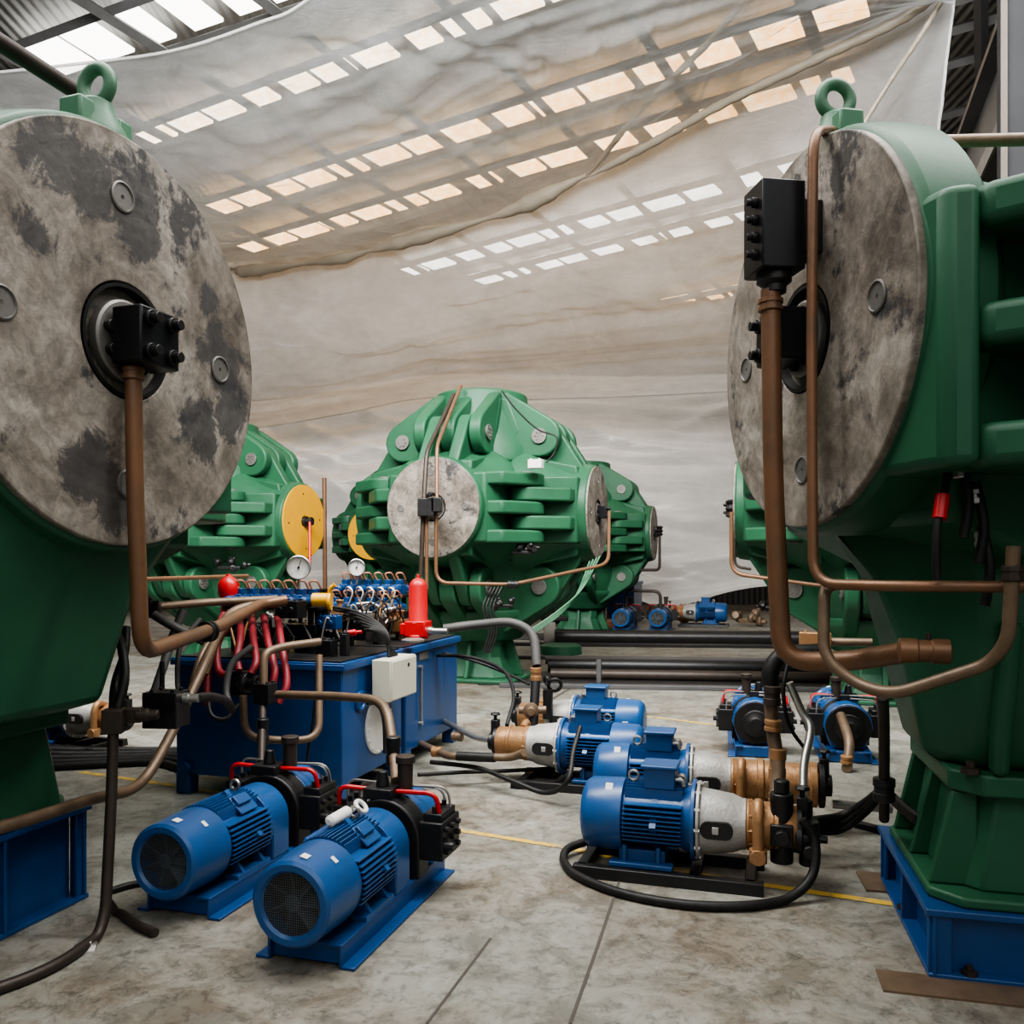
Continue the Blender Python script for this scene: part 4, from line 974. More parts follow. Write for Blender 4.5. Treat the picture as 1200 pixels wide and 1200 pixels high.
pipe('grey_hose', 'thin grey hose looping at the left end of the blue tank', 'hose', [(235, 725, 4.9), (212, 755, 4.8), (208, 800, 4.75), (215, 830, 4.7)], .014, 'greyhose', smooth=True)
pipe('grey_hose', 'grey hose arching down to the black check valve', 'hose', [(296, 757, 5.0), (272, 778, 4.95), (265, 810, 4.9), (272, 832, 4.85)], .020, 'greyhose', smooth=True)
# left foreground
pipe('dark_stand_pipe', 'dark stand pipe bending along the floor at the lower left', 'pipe', [(133, 850, 3.55), (130, 950, 3.50), (122, 1098, 3.42), (60, 1142, 3.10), (-60, 1190, 2.85)], .022, 'darkpipe', bend=.14)
cl = P(100, 1116, 3.31); 
b = MB(); b.lathe([(-.04, .036), (.04, .036)], cl, (1, .35, 0), 20); b.box(cl-Vector((0, 0, .038)), (.15, .07, .012), rz=.3); b.box(cl+Vector((.0, 0, .035)), (.05, .04, .02), rz=.3); tag(b.build('pipe_clamp', 'steel', bevel=.003), 'silver pipe clamp bolted to the floor at the lower left', 'clamp')
pipe('dark_hose', 'dark hose end lying on the floor beside the stand pipe', 'hose', [(122, 1050, 3.6), (140, 1075, 3.62), (160, 1094, 3.5), (182, 1100, 3.42)], .018, 'darkpipe', smooth=True)
pipe('dark_hose', 'black hose running from the stand pipe behind the second motor', 'hose', [(125, 1046, 3.85), (160, 1038, 3.95), (205, 1034, 4.0)], .016, 'rubber', smooth=True)
pipe('black_hose', 'black corrugated hose rising above the stand pipe', 'hose', [(135, 738, 3.7), (143, 760, 3.7), (146, 795, 3.65), (138, 830, 3.6)], .020, 'rubber', smooth=True)
pipe('black_hose', 'second black hose rising above the stand pipe', 'hose', [(148, 735, 3.8), (146, 765, 3.75), (135, 800, 3.7), (132, 835, 3.6)], .018, 'rubber', smooth=True)
b = MB(); b.box(P(133, 845, 3.55), (.08, .07, .10), rz=.2); b.box(P(150, 838, 3.6), (.12, .05, .06), rz=.1); b.lathe([(0, .03), (.05, .03), (.05, .022), (.09, .022)], P(160, 838, 3.6), (1, .1, 0), 12); tag(b.build('tee_fitting', 'darkpipe', bevel=.005), 'rusty tee fitting at the top of the dark stand pipe', 'fitting')
block('connector_cube', P(195, 851, 3.75), (.155, .13, .155), 'block', 'square black connector block beside the left end of the tank', 'block', rz=-.1, extra=bolts_top)
b = MB(); b.lathe([(0, .024), (.03, .024), (.03, .018), (.07, .018)], P(214, 818, 3.75), (1, 0, 0), 14); tag(b.build('hose_nipple', 'steel'), 'silver hose nipple on the square black connector', 'fitting')
pipe('black_hose', 'black hose from the square connector to the check valve', 'hose', [(230, 818, 3.76), (248, 817, 3.9), (265, 822, 4.2), (272, 832, 4.5)], .022, 'rubber', smooth=True)
pipe('black_hose', 'thin black hose loop hanging before the blue tank', 'hose', [(243, 815, 4.85), (248, 838, 4.8), (265, 842, 4.8), (280, 825, 4.85)], .012, 'rubber', smooth=True)
pipe('black_rod', 'thin black pipe behind the corrugated hoses', 'pipe', [(190, 775, 4.1), (190, 812, 4.1)], .012, 'black')
for k in range(5):
    pipe('floor_hose', 'black hose of the bunch lying on the floor behind the left press', 'hose', [Vector((-4.3, 6.4+.12*k, .03+.01*(k % 2))), Vector((-3.5, 6.15+.14*k, .03)), Vector((-2.7, 6.3+.10*k, .03)), Vector((-2.35, 6.1+.15*k, .03))], .028, 'rubber', smooth=True, group='black hoses on the floor behind the left press')
# pipes around the front face of the tank
pipe('bent_pipe', 'brown pipe bending from the tank edge block down to the tee', 'pipe', [(375, 752, 5.15), (330, 758, 5.0), (309, 765, 4.9), (309, 812, 4.85)], .024, 'pipe', bend=.12)
pipe('bent_pipe', 'brown pipe dropping from the tank edge block and turning left', 'pipe', [(374, 768, 5.2), (374, 866, 5.0), (330, 868, 4.9), (287, 864, 4.9), (285, 815, 4.9)], .022, 'pipe', bend=.13)
block('tee_block', P(311, 824, 4.85), (.10, .10, .115), 'black', 'black tee block on the vertical pipe before the blue tank', 'block', extra=bolts_top)
pipe('bent_pipe', 'brown pipe running right from the tee and down to the foremost pump', 'pipe', [(325, 814, 4.82), (400, 816, 4.6), (452, 821, 4.4), (460, 868, 4.2), (464, 915, 3.96)], .024, 'pipe', bend=.16)
pipe('riser_pipe', 'short black riser between the tee block and the second pump', 'pipe', [(308, 826, 4.83), (307, 868, 4.6), (306, 905, 4.42)], .020, 'darkpipe')
coupling((308, 858, 4.68), EZ, .032, .15, 'black', 'long black sleeve on the riser above the second pump', 'pipe_sleeve')
coupling((461, 880, 4.12), EZ, .036, .14, 'black', 'long black sleeve on the riser above the foremost pump', 'pipe_sleeve')
pipe('drain_hose', 'black cable hanging down the front face of the blue tank', 'cable', [(372, 800, 5.15), (366, 850, 5.15), (360, 890, 5.2), (362, 915, 5.25)], .008, 'rubber', smooth=True)
pipe('grey_hose', 'black hose bending from the tank side nozzle over the cabinet edge', 'hose', [TL(.0, .30, .60), TL(.10, .28, .60), TL(.17, .24, .52), TL(.19, .22, .30)], .018, 'rubber', smooth=True)
coupling(TL(.03, .30, .60), TM.to_3x3() @ EX, .022, .06, 'steel', 'silver nozzle on the side of the front blue tank')
for k, s in enumerate(((-.06, .46), (.02, .50))):
    pipe('pump_suction_hose', 'silver suction pipe curving behind the pump to the tank foot', 'pipe', [(375+k*8, 912, 4.9), (392+k*4, 930, 4.75), (385, 945, 4.6), (400, 958, 4.5)], .02, 'steel', smooth=True) if k == 0 else None
# tank to bronze pumps
pipe('suction_pipe', 'steel pipe joining the rear blue tank to the hindmost bronze pump', 'pipe', [TL(0, 1.75, .22), (560, 866, 6.3), (588, 868, 6.1)], .022, 'steel')
pipe('suction_pipe', 'steel and black pipe joining the blue tank to the cabled pump set', 'pipe', [TL(0, 1.25, .14), (525, 886, 5.8), (600, 888, 5.6), (614, 882, 5.5)], .026, 'pipe', bend=.06)
pipe('suction_sleeve', 'thick black rubber sleeve over the steel suction pipe', 'hose', [(536, 886, 5.75), (580, 888, 5.65)], .032, 'rubber')
coupling((512, 881, 6.0), (1, -.3, 0), .038, .07, 'bronze', 'brass union where the suction pipe leaves the blue tank')
coupling((536, 863, 6.6), (1, -.3, 0), .036, .09, 'pipe', 'brown valve on the upper suction pipe beside the rear tank')
pipe('floor_hose', 'long black hose snaking from the tank foot to the motor flange', 'hose', [(505, 893, 5.9), (560, 900, 5.7), (600, 915, 5.5), (640, 929, 5.35), (665, 915, 5.2), (672, 880, 5.35), (680, 852, 5.5)], .016, 'rubber', smooth=True)
pipe('floor_hose', 'black hose lying from the pump blocks to behind the cabled motor', 'hose', [(490, 908, 5.6), (540, 905, 5.75), (600, 903, 5.85), (650, 900, 5.9)], .014, 'rubber', smooth=True)
pipe('grey_hose', 'thick grey hose arching from the red filter down to the pump valve', 'hose', [(520, 737, 6.6), (560, 732, 6.6), (600, 730, 6.55), (624, 745, 6.5), (629, 780, 6.4)], .036, 'greyhose', smooth=True)
coupling((628, 790, 6.4), EZ, .042, .10, 'bronze', 'brass and steel union below the thick grey hose')
pipe('drop_pipe', 'black pipe dropping from the union into the bronze pump', 'pipe', [(628, 795, 6.4), (624, 862, 6.25)], .036, 'black')
b = MB(); b.lathe([(0, .05), (.02, .06), (.03, .06), (.04, .03), (.09, .03)], P(622, 832, 6.3), (0, -1, 0), 10); b.cyl(P(608, 832, 6.3), P(640, 832, 6.3), .03, n=12); tag(b.build('gate_valve', 'pipe', bevel=.002), 'brown gate valve on the black pipe over the bronze pump', 'valve')
b = MB(); b.cyl(P(642, 842, 6.7), P(642, 808, 6.7), .04, n=16); b.torus(P(650, 803, 6.7), (0, 1, .3), .05, .014, 20, 8); b.torus(P(641, 798, 6.7), (1, .5, .3), .035, .012, 20, 8); tag(b.build('chain_valve', 'black'), 'black short post with steel rings behind the bronze pump', 'valve')
pipe('thin_hose', 'black hose arching from the tank side down to the bronze pump top', 'hose', [(500, 768, 6.8), (550, 770, 6.6), (590, 786, 6.3), (602, 815, 6.0), (594, 850, 5.75)], .014, 'rubber', smooth=True)
pipe('thin_hose', 'second black hose arching from the tank side under the first', 'hose', [(515, 764, 6.9), (560, 776, 6.8), (600, 792, 6.7), (620, 802, 6.6)], .012, 'rubber', smooth=True)
# hose loop on the floor and riser at the right
pipe('floor_hose', 'thick black hose looped on the floor round the front pump set', 'hose', [(690, 985, 4.45), (664, 996, 4.35), (662, 1015, 4.20), (680, 1035, 4.02), (730, 1055, 3.82), (800, 1068, 3.70), (870, 1068, 3.68), (925, 1052, 3.75), (952, 1025, 3.80), (955, 985, 3.84), (940, 960, 3.86)], .021, 'rubber', smooth=True)
pipe('riser_hose', 'tall riser with bronze and black lengths down to the long bronze pump', 'pipe', [(903, 800, 4.4), (905, 850, 4.4), (912, 900, 4.35), (910, 930, 4.3), (912, 965, 4.2)], .036, 'pipe', smooth=True)
for (px, py, m_, L, lb) in ((905, 815, 'darkpipe', .10, 'upper dark'), (906, 850, 'bronze', .06, 'upper brass'), (911, 895, 'bronze', .16, 'lower brass'), (911, 935, 'bronze', .05, 'lowest brass')):
    coupling((px, py, 4.37), (.03, 0, 1), .044, L, m_, lb+' sleeve on the tall riser above the bronze pumps', 'pipe_sleeve')
pipe('riser_hose', 'curved black hose at the head of the tall riser', 'hose', [(903, 805, 4.4), (904, 785, 4.4), (918, 768, 4.4), (960, 764, 4.35)], .045, 'rubber', smooth=True)
pipe('thin_riser', 'thinner grey riser right of the tall one with a curved top', 'pipe', [(925, 800, 4.3), (940, 835, 4.3), (950, 855, 4.25), (942, 900, 4.15), (943, 960, 4.0), (945, 990, 3.95)], .020, 'steel', smooth=True)
coupling((943, 965, 3.98), EZ, .036, .22, 'black', 'black sleeve at the foot of the thinner riser', 'pipe_sleeve')
pipe('thin_riser', 'thin black hose twisting between the two risers', 'hose', [(925, 770, 4.35), (918, 810, 4.3), (925, 850, 4.35), (945, 880, 4.4)], .010, 'rubber', smooth=True)
t = empty('valve_cluster', P(916, 1005, 3.95), R(-17), 1, 'cluster of black valves at the end of the front bronze pump', 'valve')
b = MB(); b.cyl((0, 0, -.02), (0, 0, .30), .052, n=16).cyl((0, 0, .30), (0, 0, .36), .035, n=12).box((0, -.03, .12), (.10, .10, .10)); b.build('valve_body', 'black', t, bevel=.006)
b = MB(); b.cyl((0, -.07, .12), (0, -.12, .12), .035, n=8).cyl((0, 0, .06), (.13, 0, .06), .03, n=12); b.lathe([(.0, .07), (.03, .07), (.03, .05), (.06, .05)], (.06, 0, .10), EX, 16); b.build('cap_nut', 'black', t, bevel=.003)
b = MB(); b.cyl((.12, 0, -.02), (.12, 0, .18), .045, n=16).cyl((.12, -.05, .06), (.12, -.09, .06), .03, n=8).cyl((.16, 0, .10), (.20, 0, .10), .018, n=8); b.build('side_valve', 'black', t, bevel=.004)
for k in range(3):
    pipe('drain_hose', 'black hose of the bunch draping to the stand pipe by the right press', 'hose', [(955, 975-7*k, 4.2), (985, 972-8*k, 4.25), (1010, 955-6*k, 4.2), (1032, 932-3*k, 4.1)], .020, 'rubber', smooth=True, group='black hoses beside the right stand pipe')
for k in range(3):
    pipe('drain_hose', 'black hose of the bunch running from the stand pipe along the right pedestal', 'hose', [(1038, 925+3*k, 4.0), (1060, 945+3*k, 3.8), (1085, 962+4*k, 3.6), (1120, 972+4*k, 3.5)], .017, 'rubber', smooth=True, group='black hoses along the right pedestal')
pipe('suction_pipe', 'bright steel pipe leaving the end of the longest bronze pump', 'pipe', [(975, 942, 4.75), (1015, 945, 4.72), (1045, 948, 4.7)], .025, 'steel')
pipe('floor_hose', 'black hose on the floor beyond the valve cluster', 'hose', [(960, 960, 4.9), (1000, 968, 4.85), (1040, 985, 4.7), (1060, 990, 4.7)], .022, 'rubber', smooth=True)
# right press pipework
DR = 3.25
t = empty('valve_block', P(907, 325, DR), R(8.7), 1, 'big black bolted block at the top of the thick pipe on the right disc', 'block')
b = MB(); b.box((0, 0, .175), (.17, .17, .33)); b.build('block_body', 'block', t, bevel=.006)
for s in (-1, 1):
    for k in range(4):
        q = MB(); z = .07+.065*k; q.cyl((s*.085, -.03, z), (s*.105, -.03, z), .020, n=14).cyl((s*.105, -.03, z), (s*.125, -.03, z), .013, n=10); q.build('bolt', 'black', t, bevel=.002)
b = MB(); b.lathe([(0, .065), (-.03, .065), (-.045, .045), (-.07, .045)], (0, 0, .01), EZ, 24); b.build('outlet_collar', 'black', t)
b = MB(); b.box((.13, .02, .19), (.10, .13, .20)); b.build('back_block', 'black', t, bevel=.005)
pipe('brown_pipe', 'thickest brown pipe dropping from the big black block past the right disc', 'pipe', [(903, 340, DR), (906, 560, DR), (916, 774, DR), (990, 776, 3.15), (1062, 764, 2.95)], .038, 'copper', bend=.17)
coupling((903, 358, DR), EZ, .047, .05, 'copper', 'ribbed collar on the thickest brown pipe under the black block')
coupling((1083, 763, 2.86), (1, -.3, 0), .042, .16, 'copper', 'brown threaded coupling where the thickest pipe meets the right press')
b = MB(); b.cyl(P(1088, 752, 2.86), P(1088, 742, 2.86), .010, n=8); tag(b.build('bleed_screw', 'darkpipe'), 'small bleed screw on the brown threaded coupling', 'fitting')
pipe('brown_pipe', 'slimmer brown pipe hooked over the top of the right disc', 'pipe', [(992, 166, 3.45), (975, 152, 3.3), (953, 155, 3.12), (951, 400, 3.12), (953, 684, 3.08), (1040, 687, 2.85), (1260, 688, 2.6)], .019, 'copper', bend=.10)
pipe('brown_pipe', 'lower brown pipe bending round below the right press', 'pipe', [(978, 686, 3.15), (966, 690, 3.08), (965, 770, 3.05), (1000, 800, 2.98), (1045, 815, 2.85), (1160, 778, 2.68), (1182, 750, 2.62), (1188, 640, 2.6)], .021, 'pipe', bend=.10)
coupling((1187, 672, 2.61), EZ, .034, .05, 'darkpipe', 'dark nut on the vertical pipe at the right picture edge', 'pipe_nut')
pipe('dark_stand_pipe', 'dark stand pipe dropping beside the right pedestal', 'pipe', [(1034, 815, 3.2), (1036, 860, 3.45), (1036, 960, 3.75)], .022, 'darkpipe', smooth=True)
coupling((1036, 925, 3.62), EZ, .045, .10, 'black', 'black clamp at the foot of the right stand pipe', 'pipe_clamp')
pipe('overhead_pipe', 'long dark overhead pipe behind the top of the right press', 'pipe', [(1048, 167, 4.2), (1260, 162, 4.0)], .030, 'pipe')
pipe('overhead_pipe', 'dark overhead pipe slanting above the left press', 'pipe', [(-40, 24, 3.0), (90, 108, 3.5)], .033, 'darkpipe')
# red sleeve and fittings under the right press
pipe('hanging_hose', 'black hose with a red sleeve hanging under the right press', 'hose', [(1115, 535, 2.8), (1108, 570, 2.78), (1098, 620, 2.75), (1098, 680, 2.75)], .013, 'rubber', smooth=True)
pipe('red_sleeve', 'bright red sleeve on the hose under the right press', 'sleeve', [(1105, 580, 2.77), (1101, 608, 2.755)], .022, 'red')
for k, (px, py) in enumerate(((1125, 560), (1143, 590), (1150, 640))):
    pipe('hanging_hose', ['black hose nearest the red sleeve under the right press', 'black hose in the middle under the right press', 'lowest black hose under the right press'][k], 'hose', [(px, py-25, 2.8), (px+10, py+25, 2.78), (px+4, py+70, 2.78)], .016, 'rubber', smooth=True)
    coupling((px, py-8, 2.8), (0, .1, 1), .022, .05, 'steel', ['steel nut on the hose nearest the red sleeve', 'steel nut on the middle hanging hose', 'steel nut on the lowest hanging hose'][k], 'pipe_nut')
# pipes on the centre press
YC = 9.4
pipe('brown_pipe', 'brown pipe from the top of the centre press down to its disc valve', 'pipe', [(540, 452, 10.6), (512, 522, 9.6), (512, 590, YC)], .022, 'copper')
pipe('brown_pipe', 'dark pipe alongside the brown one on the centre press', 'pipe', [(532, 462, 10.5), (500, 530, 9.6), (496, 600, YC), (493, 676, YC)], .026, 'darkpipe')
pipe('brown_pipe', 'thin brown pipe dropping from the centre disc valve and turning right', 'pipe', [(511, 590, YC), (511, 683, YC), (600, 685, 9.2), (713, 661, 9.8), (714, 600, 10.4)], .021, 'copper', bend=.15)
pipe('brown_pipe', 'thin brown pipe dropping from the centre disc to the red filter', 'pipe', [(500, 600, YC), (500, 690, YC)], .021, 'copper')
b = MB(); b.box(P(500, 595, YC), (.18, .2, .2)); b.box(P(512, 592, YC), (.12, .2, .16)); b.cyl(P(505, 580, YC)-EY*.1, P(505, 580, YC)-EY*.14, .03, n=8); tag(b.build('valve_block', 'black', bevel=.01), 'black valve block at the centre of the middle press disc', 'block')
coupling((601, 685, 9.2), (1, 0, 0), .045, .12, 'black', 'dark clamp on the level pipe under the centre press', 'pipe_clamp')
pipe('cable', 'thin black cable draped over the upper right of the centre press', 'cable', [(588, 458, 10.4), (605, 480, 10.2), (630, 503, 9.9), (652, 512, 9.8), (650, 530, 9.8), (640, 542, 9.8)], .010, 'rubber', smooth=True)
block('junction_box', P(628, 549, 9.75), (.16, .12, .10), 'white', 'small white junction box on the centre press beside the hinge', 'box', extra=bolts_top)
pipe('brown_pipe', 'vertical brown pipe between the yellow disc and the centre press', 'pipe', [(380, 560, 13.6), (381, 690, 13.6)], .035, 'copper')
pipe('red_pipe', 'thin red pipe dropping from the hub of the yellow disc', 'pipe', [(363, 612, 12.8), (363, 662, 12.6)], .022, 'red')
for (px, py, Y, lb) in ((771, 622, 18.0, 'far right press behind the centre one'), (856, 596, 9.6, 'press half hidden at the right')):
    s = 1 if Y > 12 else 1.0
    k = 1000/Y*.01
    b = MB(); b.lathe([(-.10, .05), (-.08, .08), (-.04, .05), (0, .08), (.04, .05), (.08, .08), (.10, .05)], P(px+2, py, Y), EZ, 8); tag(b.build('pipe_valve', 'black'), 'black knobbed valve on the disc of the '+lb, 'valve')
pipe('brown_pipe', 'thin dark pipe bent down from the valve of the far right press', 'pipe', [(773, 625, 18), (773, 668, 18), (750, 668, 18.2)], .03, 'darkpipe', bend=.1)
pipe('brown_pipe', 'thin brown pipe bent down and right behind the thickest pipe', 'pipe', [(857, 600, 9.4), (857, 672, 9.4), (945, 684, 9.0), (1015, 693, 8.6)], .022, 'copper', bend=.15)
pipe('brown_pipe', 'second thin dark pipe beside the bent brown one', 'pipe', [(861, 614, 9.6), (861, 664, 9.6), (880, 667, 9.5)], .016, 'darkpipe', bend=.1)
for k in range(4):
    pipe('cable', 'pale green cable of the slanting bundle right of the centre press foot', 'cable', [(703-4*k, 652+2*k, 10.0), (682-2*k, 690+2*k, 9.6), (655, 715+2*k, 9.3), (622, 738+2*k, 9.0)], .010, 'green_worn', smooth=True, group='slanting cables by the centre press')
# ------------------------------------------------------------ mid hall: pipe trench, rails, far things
def rail(name, label, cat, x0, x1, py, h, dy, mat, skew=.0, zz=0):
    Y = EYE*FPX/(py-HY)
    a = Vector(((x0-600)/FPX*Y, Y, 0)); c = Vector(((x1-600)/FPX*Y, Y, 0)); c.y -= (c.x-a.x)*skew
    d = (c-a).normalized(); n = Vector((-d.y, d.x, 0))
    b = MB(); z0, z1 = zz, zz+h
    b.loft([[Vector((*(p+n*o).xy, z)) for p, z in ((a, z0), (a, z1), (c, z1), (c, z0))] for o in (0, dy)])
    return tag(b.build(name, mat, bevel=.008), label, cat)
SK = .10
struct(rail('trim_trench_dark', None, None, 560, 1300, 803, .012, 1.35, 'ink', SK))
for k, (py, r_, m_, lb) in enumerate(((796, .07, 'darkpipe', 'nearest dark steel pipe lying across the trench'), (788, .10, 'black', 'thick black pipe lying across the near trench'), (778, .055, 'darksteel', 'grey pipe on the far lip of the near trench'))):
    Y = 1500/(py-660); a = Vector((.5, Y, r_)); c = Vector((7, Y-.73, r_))
    b = MB(); b.tube([a, c], r_, 16); tag(b.build('trench_pipe', m_), lb, 'pipe')
rail('steel_rail', 'flat grey steel rail nearest the motors across the hall', 'rail', 585, 1250, 806, .05, .12, 'darksteel', SK)
rail('steel_rail', 'flat grey steel rail beyond the near trench', 'rail', 560, 1250, 772, .05, .14, 'darksteel', SK)
rail('steel_rail', 'dark steel rail along the far trench', 'rail', 600, 1200, 757, .06, .2, 'black', SK)
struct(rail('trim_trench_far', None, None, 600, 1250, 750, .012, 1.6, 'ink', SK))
for k, (py, r_, m_, lb) in enumerate(((754, .13, 'black', 'thick black pipe across the far trench'), (750, .09, 'darksteel', 'grey steel pipe behind the thick far one'), (746.5, .08, 'black', 'thin black pipe farthest across the hall'))):
    Y = 1500/(py-660); a = Vector((.8, Y, r_)); c = Vector((9, Y-.8, r_))
    b = MB(); b.tube([a, c], r_, 16); tag(b.build('trench_pipe', m_), lb, 'pipe')
block('trench_post', G(702, 801), (.06, .06, .30), 'darksteel', 'short grey post standing in the near trench', 'post')
block('steel_post', G(644, 752), (.22, .12, .95), 'lightsteel', 'pale upright steel post beyond the centre press foot', 'post', rz=0)
b = MB(); b.lathe([(0, .36), (.14, .34), (.16, .28)], G(657, 766), EZ, 24); tag(b.build('green_bin_lid', 'green', bevel=.01), 'low round green lid beside the pale steel post', 'lid')
def crate(b, d):
    for k in range(3): b.box((0, -d[1]/2-.01, d[2]*(.2+.3*k)), (d[0]*1.02, .02, d[2]*.2))
block('wood_crate', G(714, 738), (.62, .3, .24), 'cardboard', 'reddish brown crate on the floor by the far motors', 'crate', rz=0, extra=crate)
def tankx(b, d):
    for x in (-.48, 0, .48): b.box((x*d[0], -d[1]/2-.02, d[2]/2), (.06, .05, d[2]))
    b.box((0, 0, d[2]), (d[0]*1.04, d[1]*1.04, .06))
block('distant_tank', G(722, 735)+Vector((0, 1.9, 0)), (1.6, 1.4, 1.0), 'blue', 'distant blue tank beyond the small blue motors', 'tank', extra=tankx)
block('distant_tank', G(665, 733)+Vector((0, 1.0, 0)), (.8, 1.0, .7), 'blue_dark', 'low distant blue tank behind the pale steel post', 'tank', extra=tankx)
for (px, lb) in ((700, 'thin dark hooped pipe over the distant blue tank'), (764, 'thin dark hooped pipe right of the distant blue tank')):
    pipe('hooped_pipe', lb, 'pipe', [(px+10, 725, 18.6), (px+10, 693, 18.6), (px-30, 692, 18.8), (px-30, 725, 18.8)], .035, 'darkpipe', bend=.15)
def lump(px, py, Y, s, mat, name, label, cat, seed):
    rr = random.Random(seed); o = P(px, py, Y); o.z = max(o.z, 0)
    b = MB()
    for k in range(5):
        c = o+Vector((rr.uniform(-1, 1)*s, rr.uniform(-.5, .5)*s, rr.uniform(.1, .5)*s))
        b.lathe([(0, s*.22), (s*.1, s*.28), (s*.3, s*.28), (s*.35, s*.15), (s*.6, s*.12)], c, (rr.uniform(-1, 1), rr.uniform(-1, 1), rr.uniform(-.3, 1)), 10)
    b.box(o+Vector((0, 0, s*.15)), (s*1.6, s*.8, s*.25)); return tag(b.build(name, mat, bevel=.01), label, cat)
lump(810, 728, 21.0, .42, 'bronze', 'valve_assembly', 'distant bronze valve assembly left of the small blue motor', 'valve', 3)
lump(880, 730, 20.4, .40, 'pipe', 'valve_assembly', 'distant brown valve assembly right of the small blue motor', 'valve', 5)
lump(905, 716, 21.0, .45, 'black', 'valve_assembly', 'distant black valve assembly beside the thickest brown pipe', 'valve', 9)
lump(650, 728, 15.5, .30, 'black', 'valve_assembly', 'dark valve assembly behind the pale steel post', 'valve', 11)
lump(612, 650, 9.9, .16, 'black', 'hydraulic_fitting', 'dark hydraulic fittings under the centre press', 'fitting', 15)
lump(590, 712, 9.6, .14, 'black', 'hydraulic_fitting', 'dark fittings beside the foot of the centre press', 'fitting', 16)
lump(270, 668, 12.1, .20, 'black', 'hydraulic_fitting', 'dark fittings under the yellow disc press', 'fitting', 17)
for k in range(4):
    pipe('cable', 'black cable hanging beside the foot of the centre press', 'cable', [(588-4*k, 688, 9.4), (578-4*k, 712, 9.3), (582-3*k, 740, 9.3), (575-3*k, 765, 9.3)], .012, 'rubber', smooth=True, group='cables at the centre press foot')
# rubber pads on the floor by the right base
b = MB(); b.box(G(1025, 1035)+Vector((0, 0, .006)), (.12, .24, .010), rz=-.2); tag(b.build('rubber_mat', 'pipe'), 'worn brown pad on the floor by the corner of the blue base', 'mat')
b = MB(); b.box(G(1120, 1160)+Vector((0, 0, .004)), (.5, .16, .008), rz=-.25); tag(b.build('plywood_shim', 'pipe'), 'brown shim sheet under the front edge of the right base', 'shim')
pipe('suction_pipe', 'long grey stub pipe slanting down from the black pump end', 'pipe', [(985, 838, 6.45), (995, 870, 6.2), (992, 905, 6.1)], .036, 'pipe', smooth=True)
coupling((992, 890, 6.12), (0, -.1, 1), .042, .06, 'bronze', 'brass ring on the long grey stub pipe')
pipe('suction_pipe', 'dark pipe with brass end rising from the rear pumps', 'pipe', [(982, 795, 6.9), (982, 822, 6.9)], .03, 'pipe')
block('junction_block', P(955, 757, 6.3), (.22, .12, .10), 'bronze', 'coppery junction block behind the thickest pipe bend', 'block', extra=bolts_top)
pipe('brown_pipe', 'brown pipe running right from the coppery junction block', 'pipe', [(965, 752, 6.3), (1022, 753, 6.2)], .03, 'pipe')

# crowded fittings on the tank tops
rr = random.Random(21)
names = [('manual_valve', 'black hand valve', 'black'), ('pilot_block', 'dark pilot block', 'block'), ('hose_elbow', 'steel hose elbow', 'steel'), ('small_motor', 'dark round pilot motor', 'darkpipe'), ('brass_fitting', 'brass fitting', 'bronze')]
spots_ = [(296, 742, 5.75, 'behind the red hoses, left end'), (318, 748, 5.85, 'behind the middle red hoses'), (336, 752, 5.9, 'right of the last red hose'), (352, 742, 5.95, 'under the pilot valves'), (398, 728, 6.15, 'just right of the yellow handle'), (412, 738, 6.2, 'below the cabinet cables'), (392, 752, 5.8, 'near the front tank corner'), (430, 728, 6.5, 'between the two tanks'), (446, 736, 6.6, 'left of the red filter'), (462, 722, 6.75, 'close to the red filter'), (440, 752, 6.35, 'behind the cream cabinet'), (280, 752, 5.7, 'below the small red accumulator'), (326, 735, 5.7, 'right under the black junction block'), (378, 722, 5.85, 'under the yellow handled valve'), (470, 740, 6.7, 'at the foot of the red filter')]
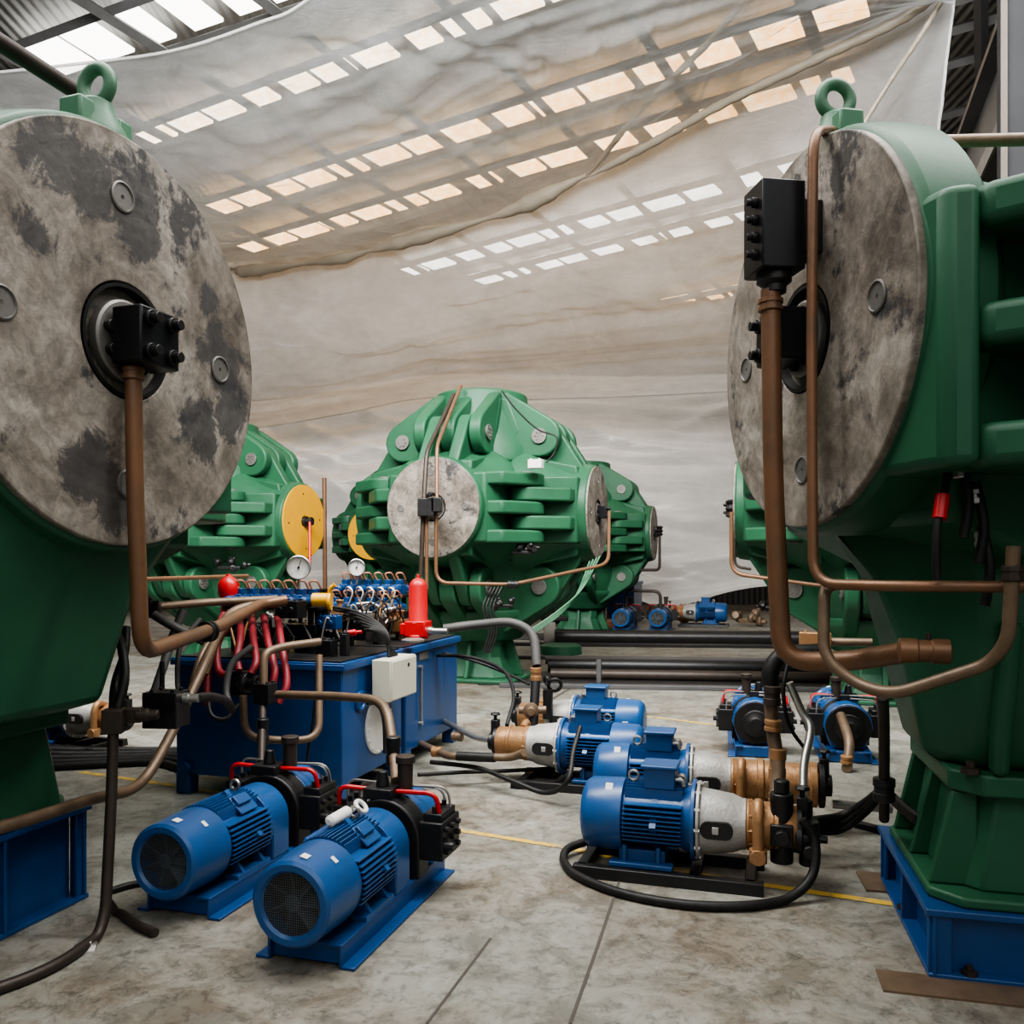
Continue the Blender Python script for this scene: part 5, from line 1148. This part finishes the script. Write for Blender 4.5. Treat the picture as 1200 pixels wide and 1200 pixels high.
for i, (px, py, Y, where) in enumerate(spots_):
    nm, lb, mt = names[i % 5]; o = P(px, py, Y); s = rr.uniform(.8, 1.2)
    b = MB()
    b.box((0, 0, .04*s), (.09*s, .08*s, .08*s), rz=rr.uniform(-.4, .4))
    b.lathe([(0, .024*s), (.05*s, .024*s), (.055*s, .034*s), (.075*s, .034*s), (.08*s, .016*s), (.11*s, .016*s)], (0, 0, .04*s), (rr.choice((-1, 1)), rr.uniform(-1, .2), rr.uniform(0, .8)), 12)
    b.cyl((0, 0, .07*s), (0, 0, .13*s), .018*s, n=8); b.cyl((0, 0, .13*s), (0, 0, .14*s), .028*s, n=8); b.cyl((0, 0, -.14), (0, 0, .01), .02, n=8)
    q = b.build(nm, mt, None, bevel=.003, recenter=False); q.location = o; tag(q, lb+' '+where, 'fitting')
for k, (x0, y0, x1, y1, Y) in enumerate(((300, 735, 345, 748, 5.6), (355, 730, 400, 752, 5.7), (405, 712, 450, 735, 6.4), (420, 702, 470, 728, 6.6), (440, 718, 478, 742, 6.6), (385, 715, 430, 745, 6.0), (395, 700, 455, 712, 6.7), (270, 735, 300, 760, 5.6))):
    pipe('wire', 'thin wire sagging between fittings on the blue tanks', 'wire', [(x0, y0, Y), ((x0+x1)/2-5, max(y0, y1)+6, Y-.05), ((x0+x1)/2+6, min(y0, y1)-6, Y), (x1, y1, Y)], .007, ['rubber', 'steel', 'rubber', 'bronze'][k % 4], smooth=True, group='thin sagging wires over the tanks', n=6)
pipe('bent_tube', 'pale bent tube standing over the rear tank valves', 'tube', [(418, 708, 6.6), (440, 706, 6.6), (458, 730, 6.6), (430, 735, 6.5)], .013, 'steel', bend=.08)
pipe('brown_pipe', 'second brown pipe curving beside the thick one into the manifold', 'pipe', [(240, 790, 4.9), (256, 742, 5.05), (285, 715, 5.35), (322, 708, 5.5)], .022, 'pipe', bend=.2)
pipe('brown_pipe', 'third brown pipe falling left of the red hoses', 'pipe', [(292, 712, 5.4), (262, 730, 5.1), (235, 770, 4.8), (222, 815, 4.7)], .018, 'pipe', smooth=True)
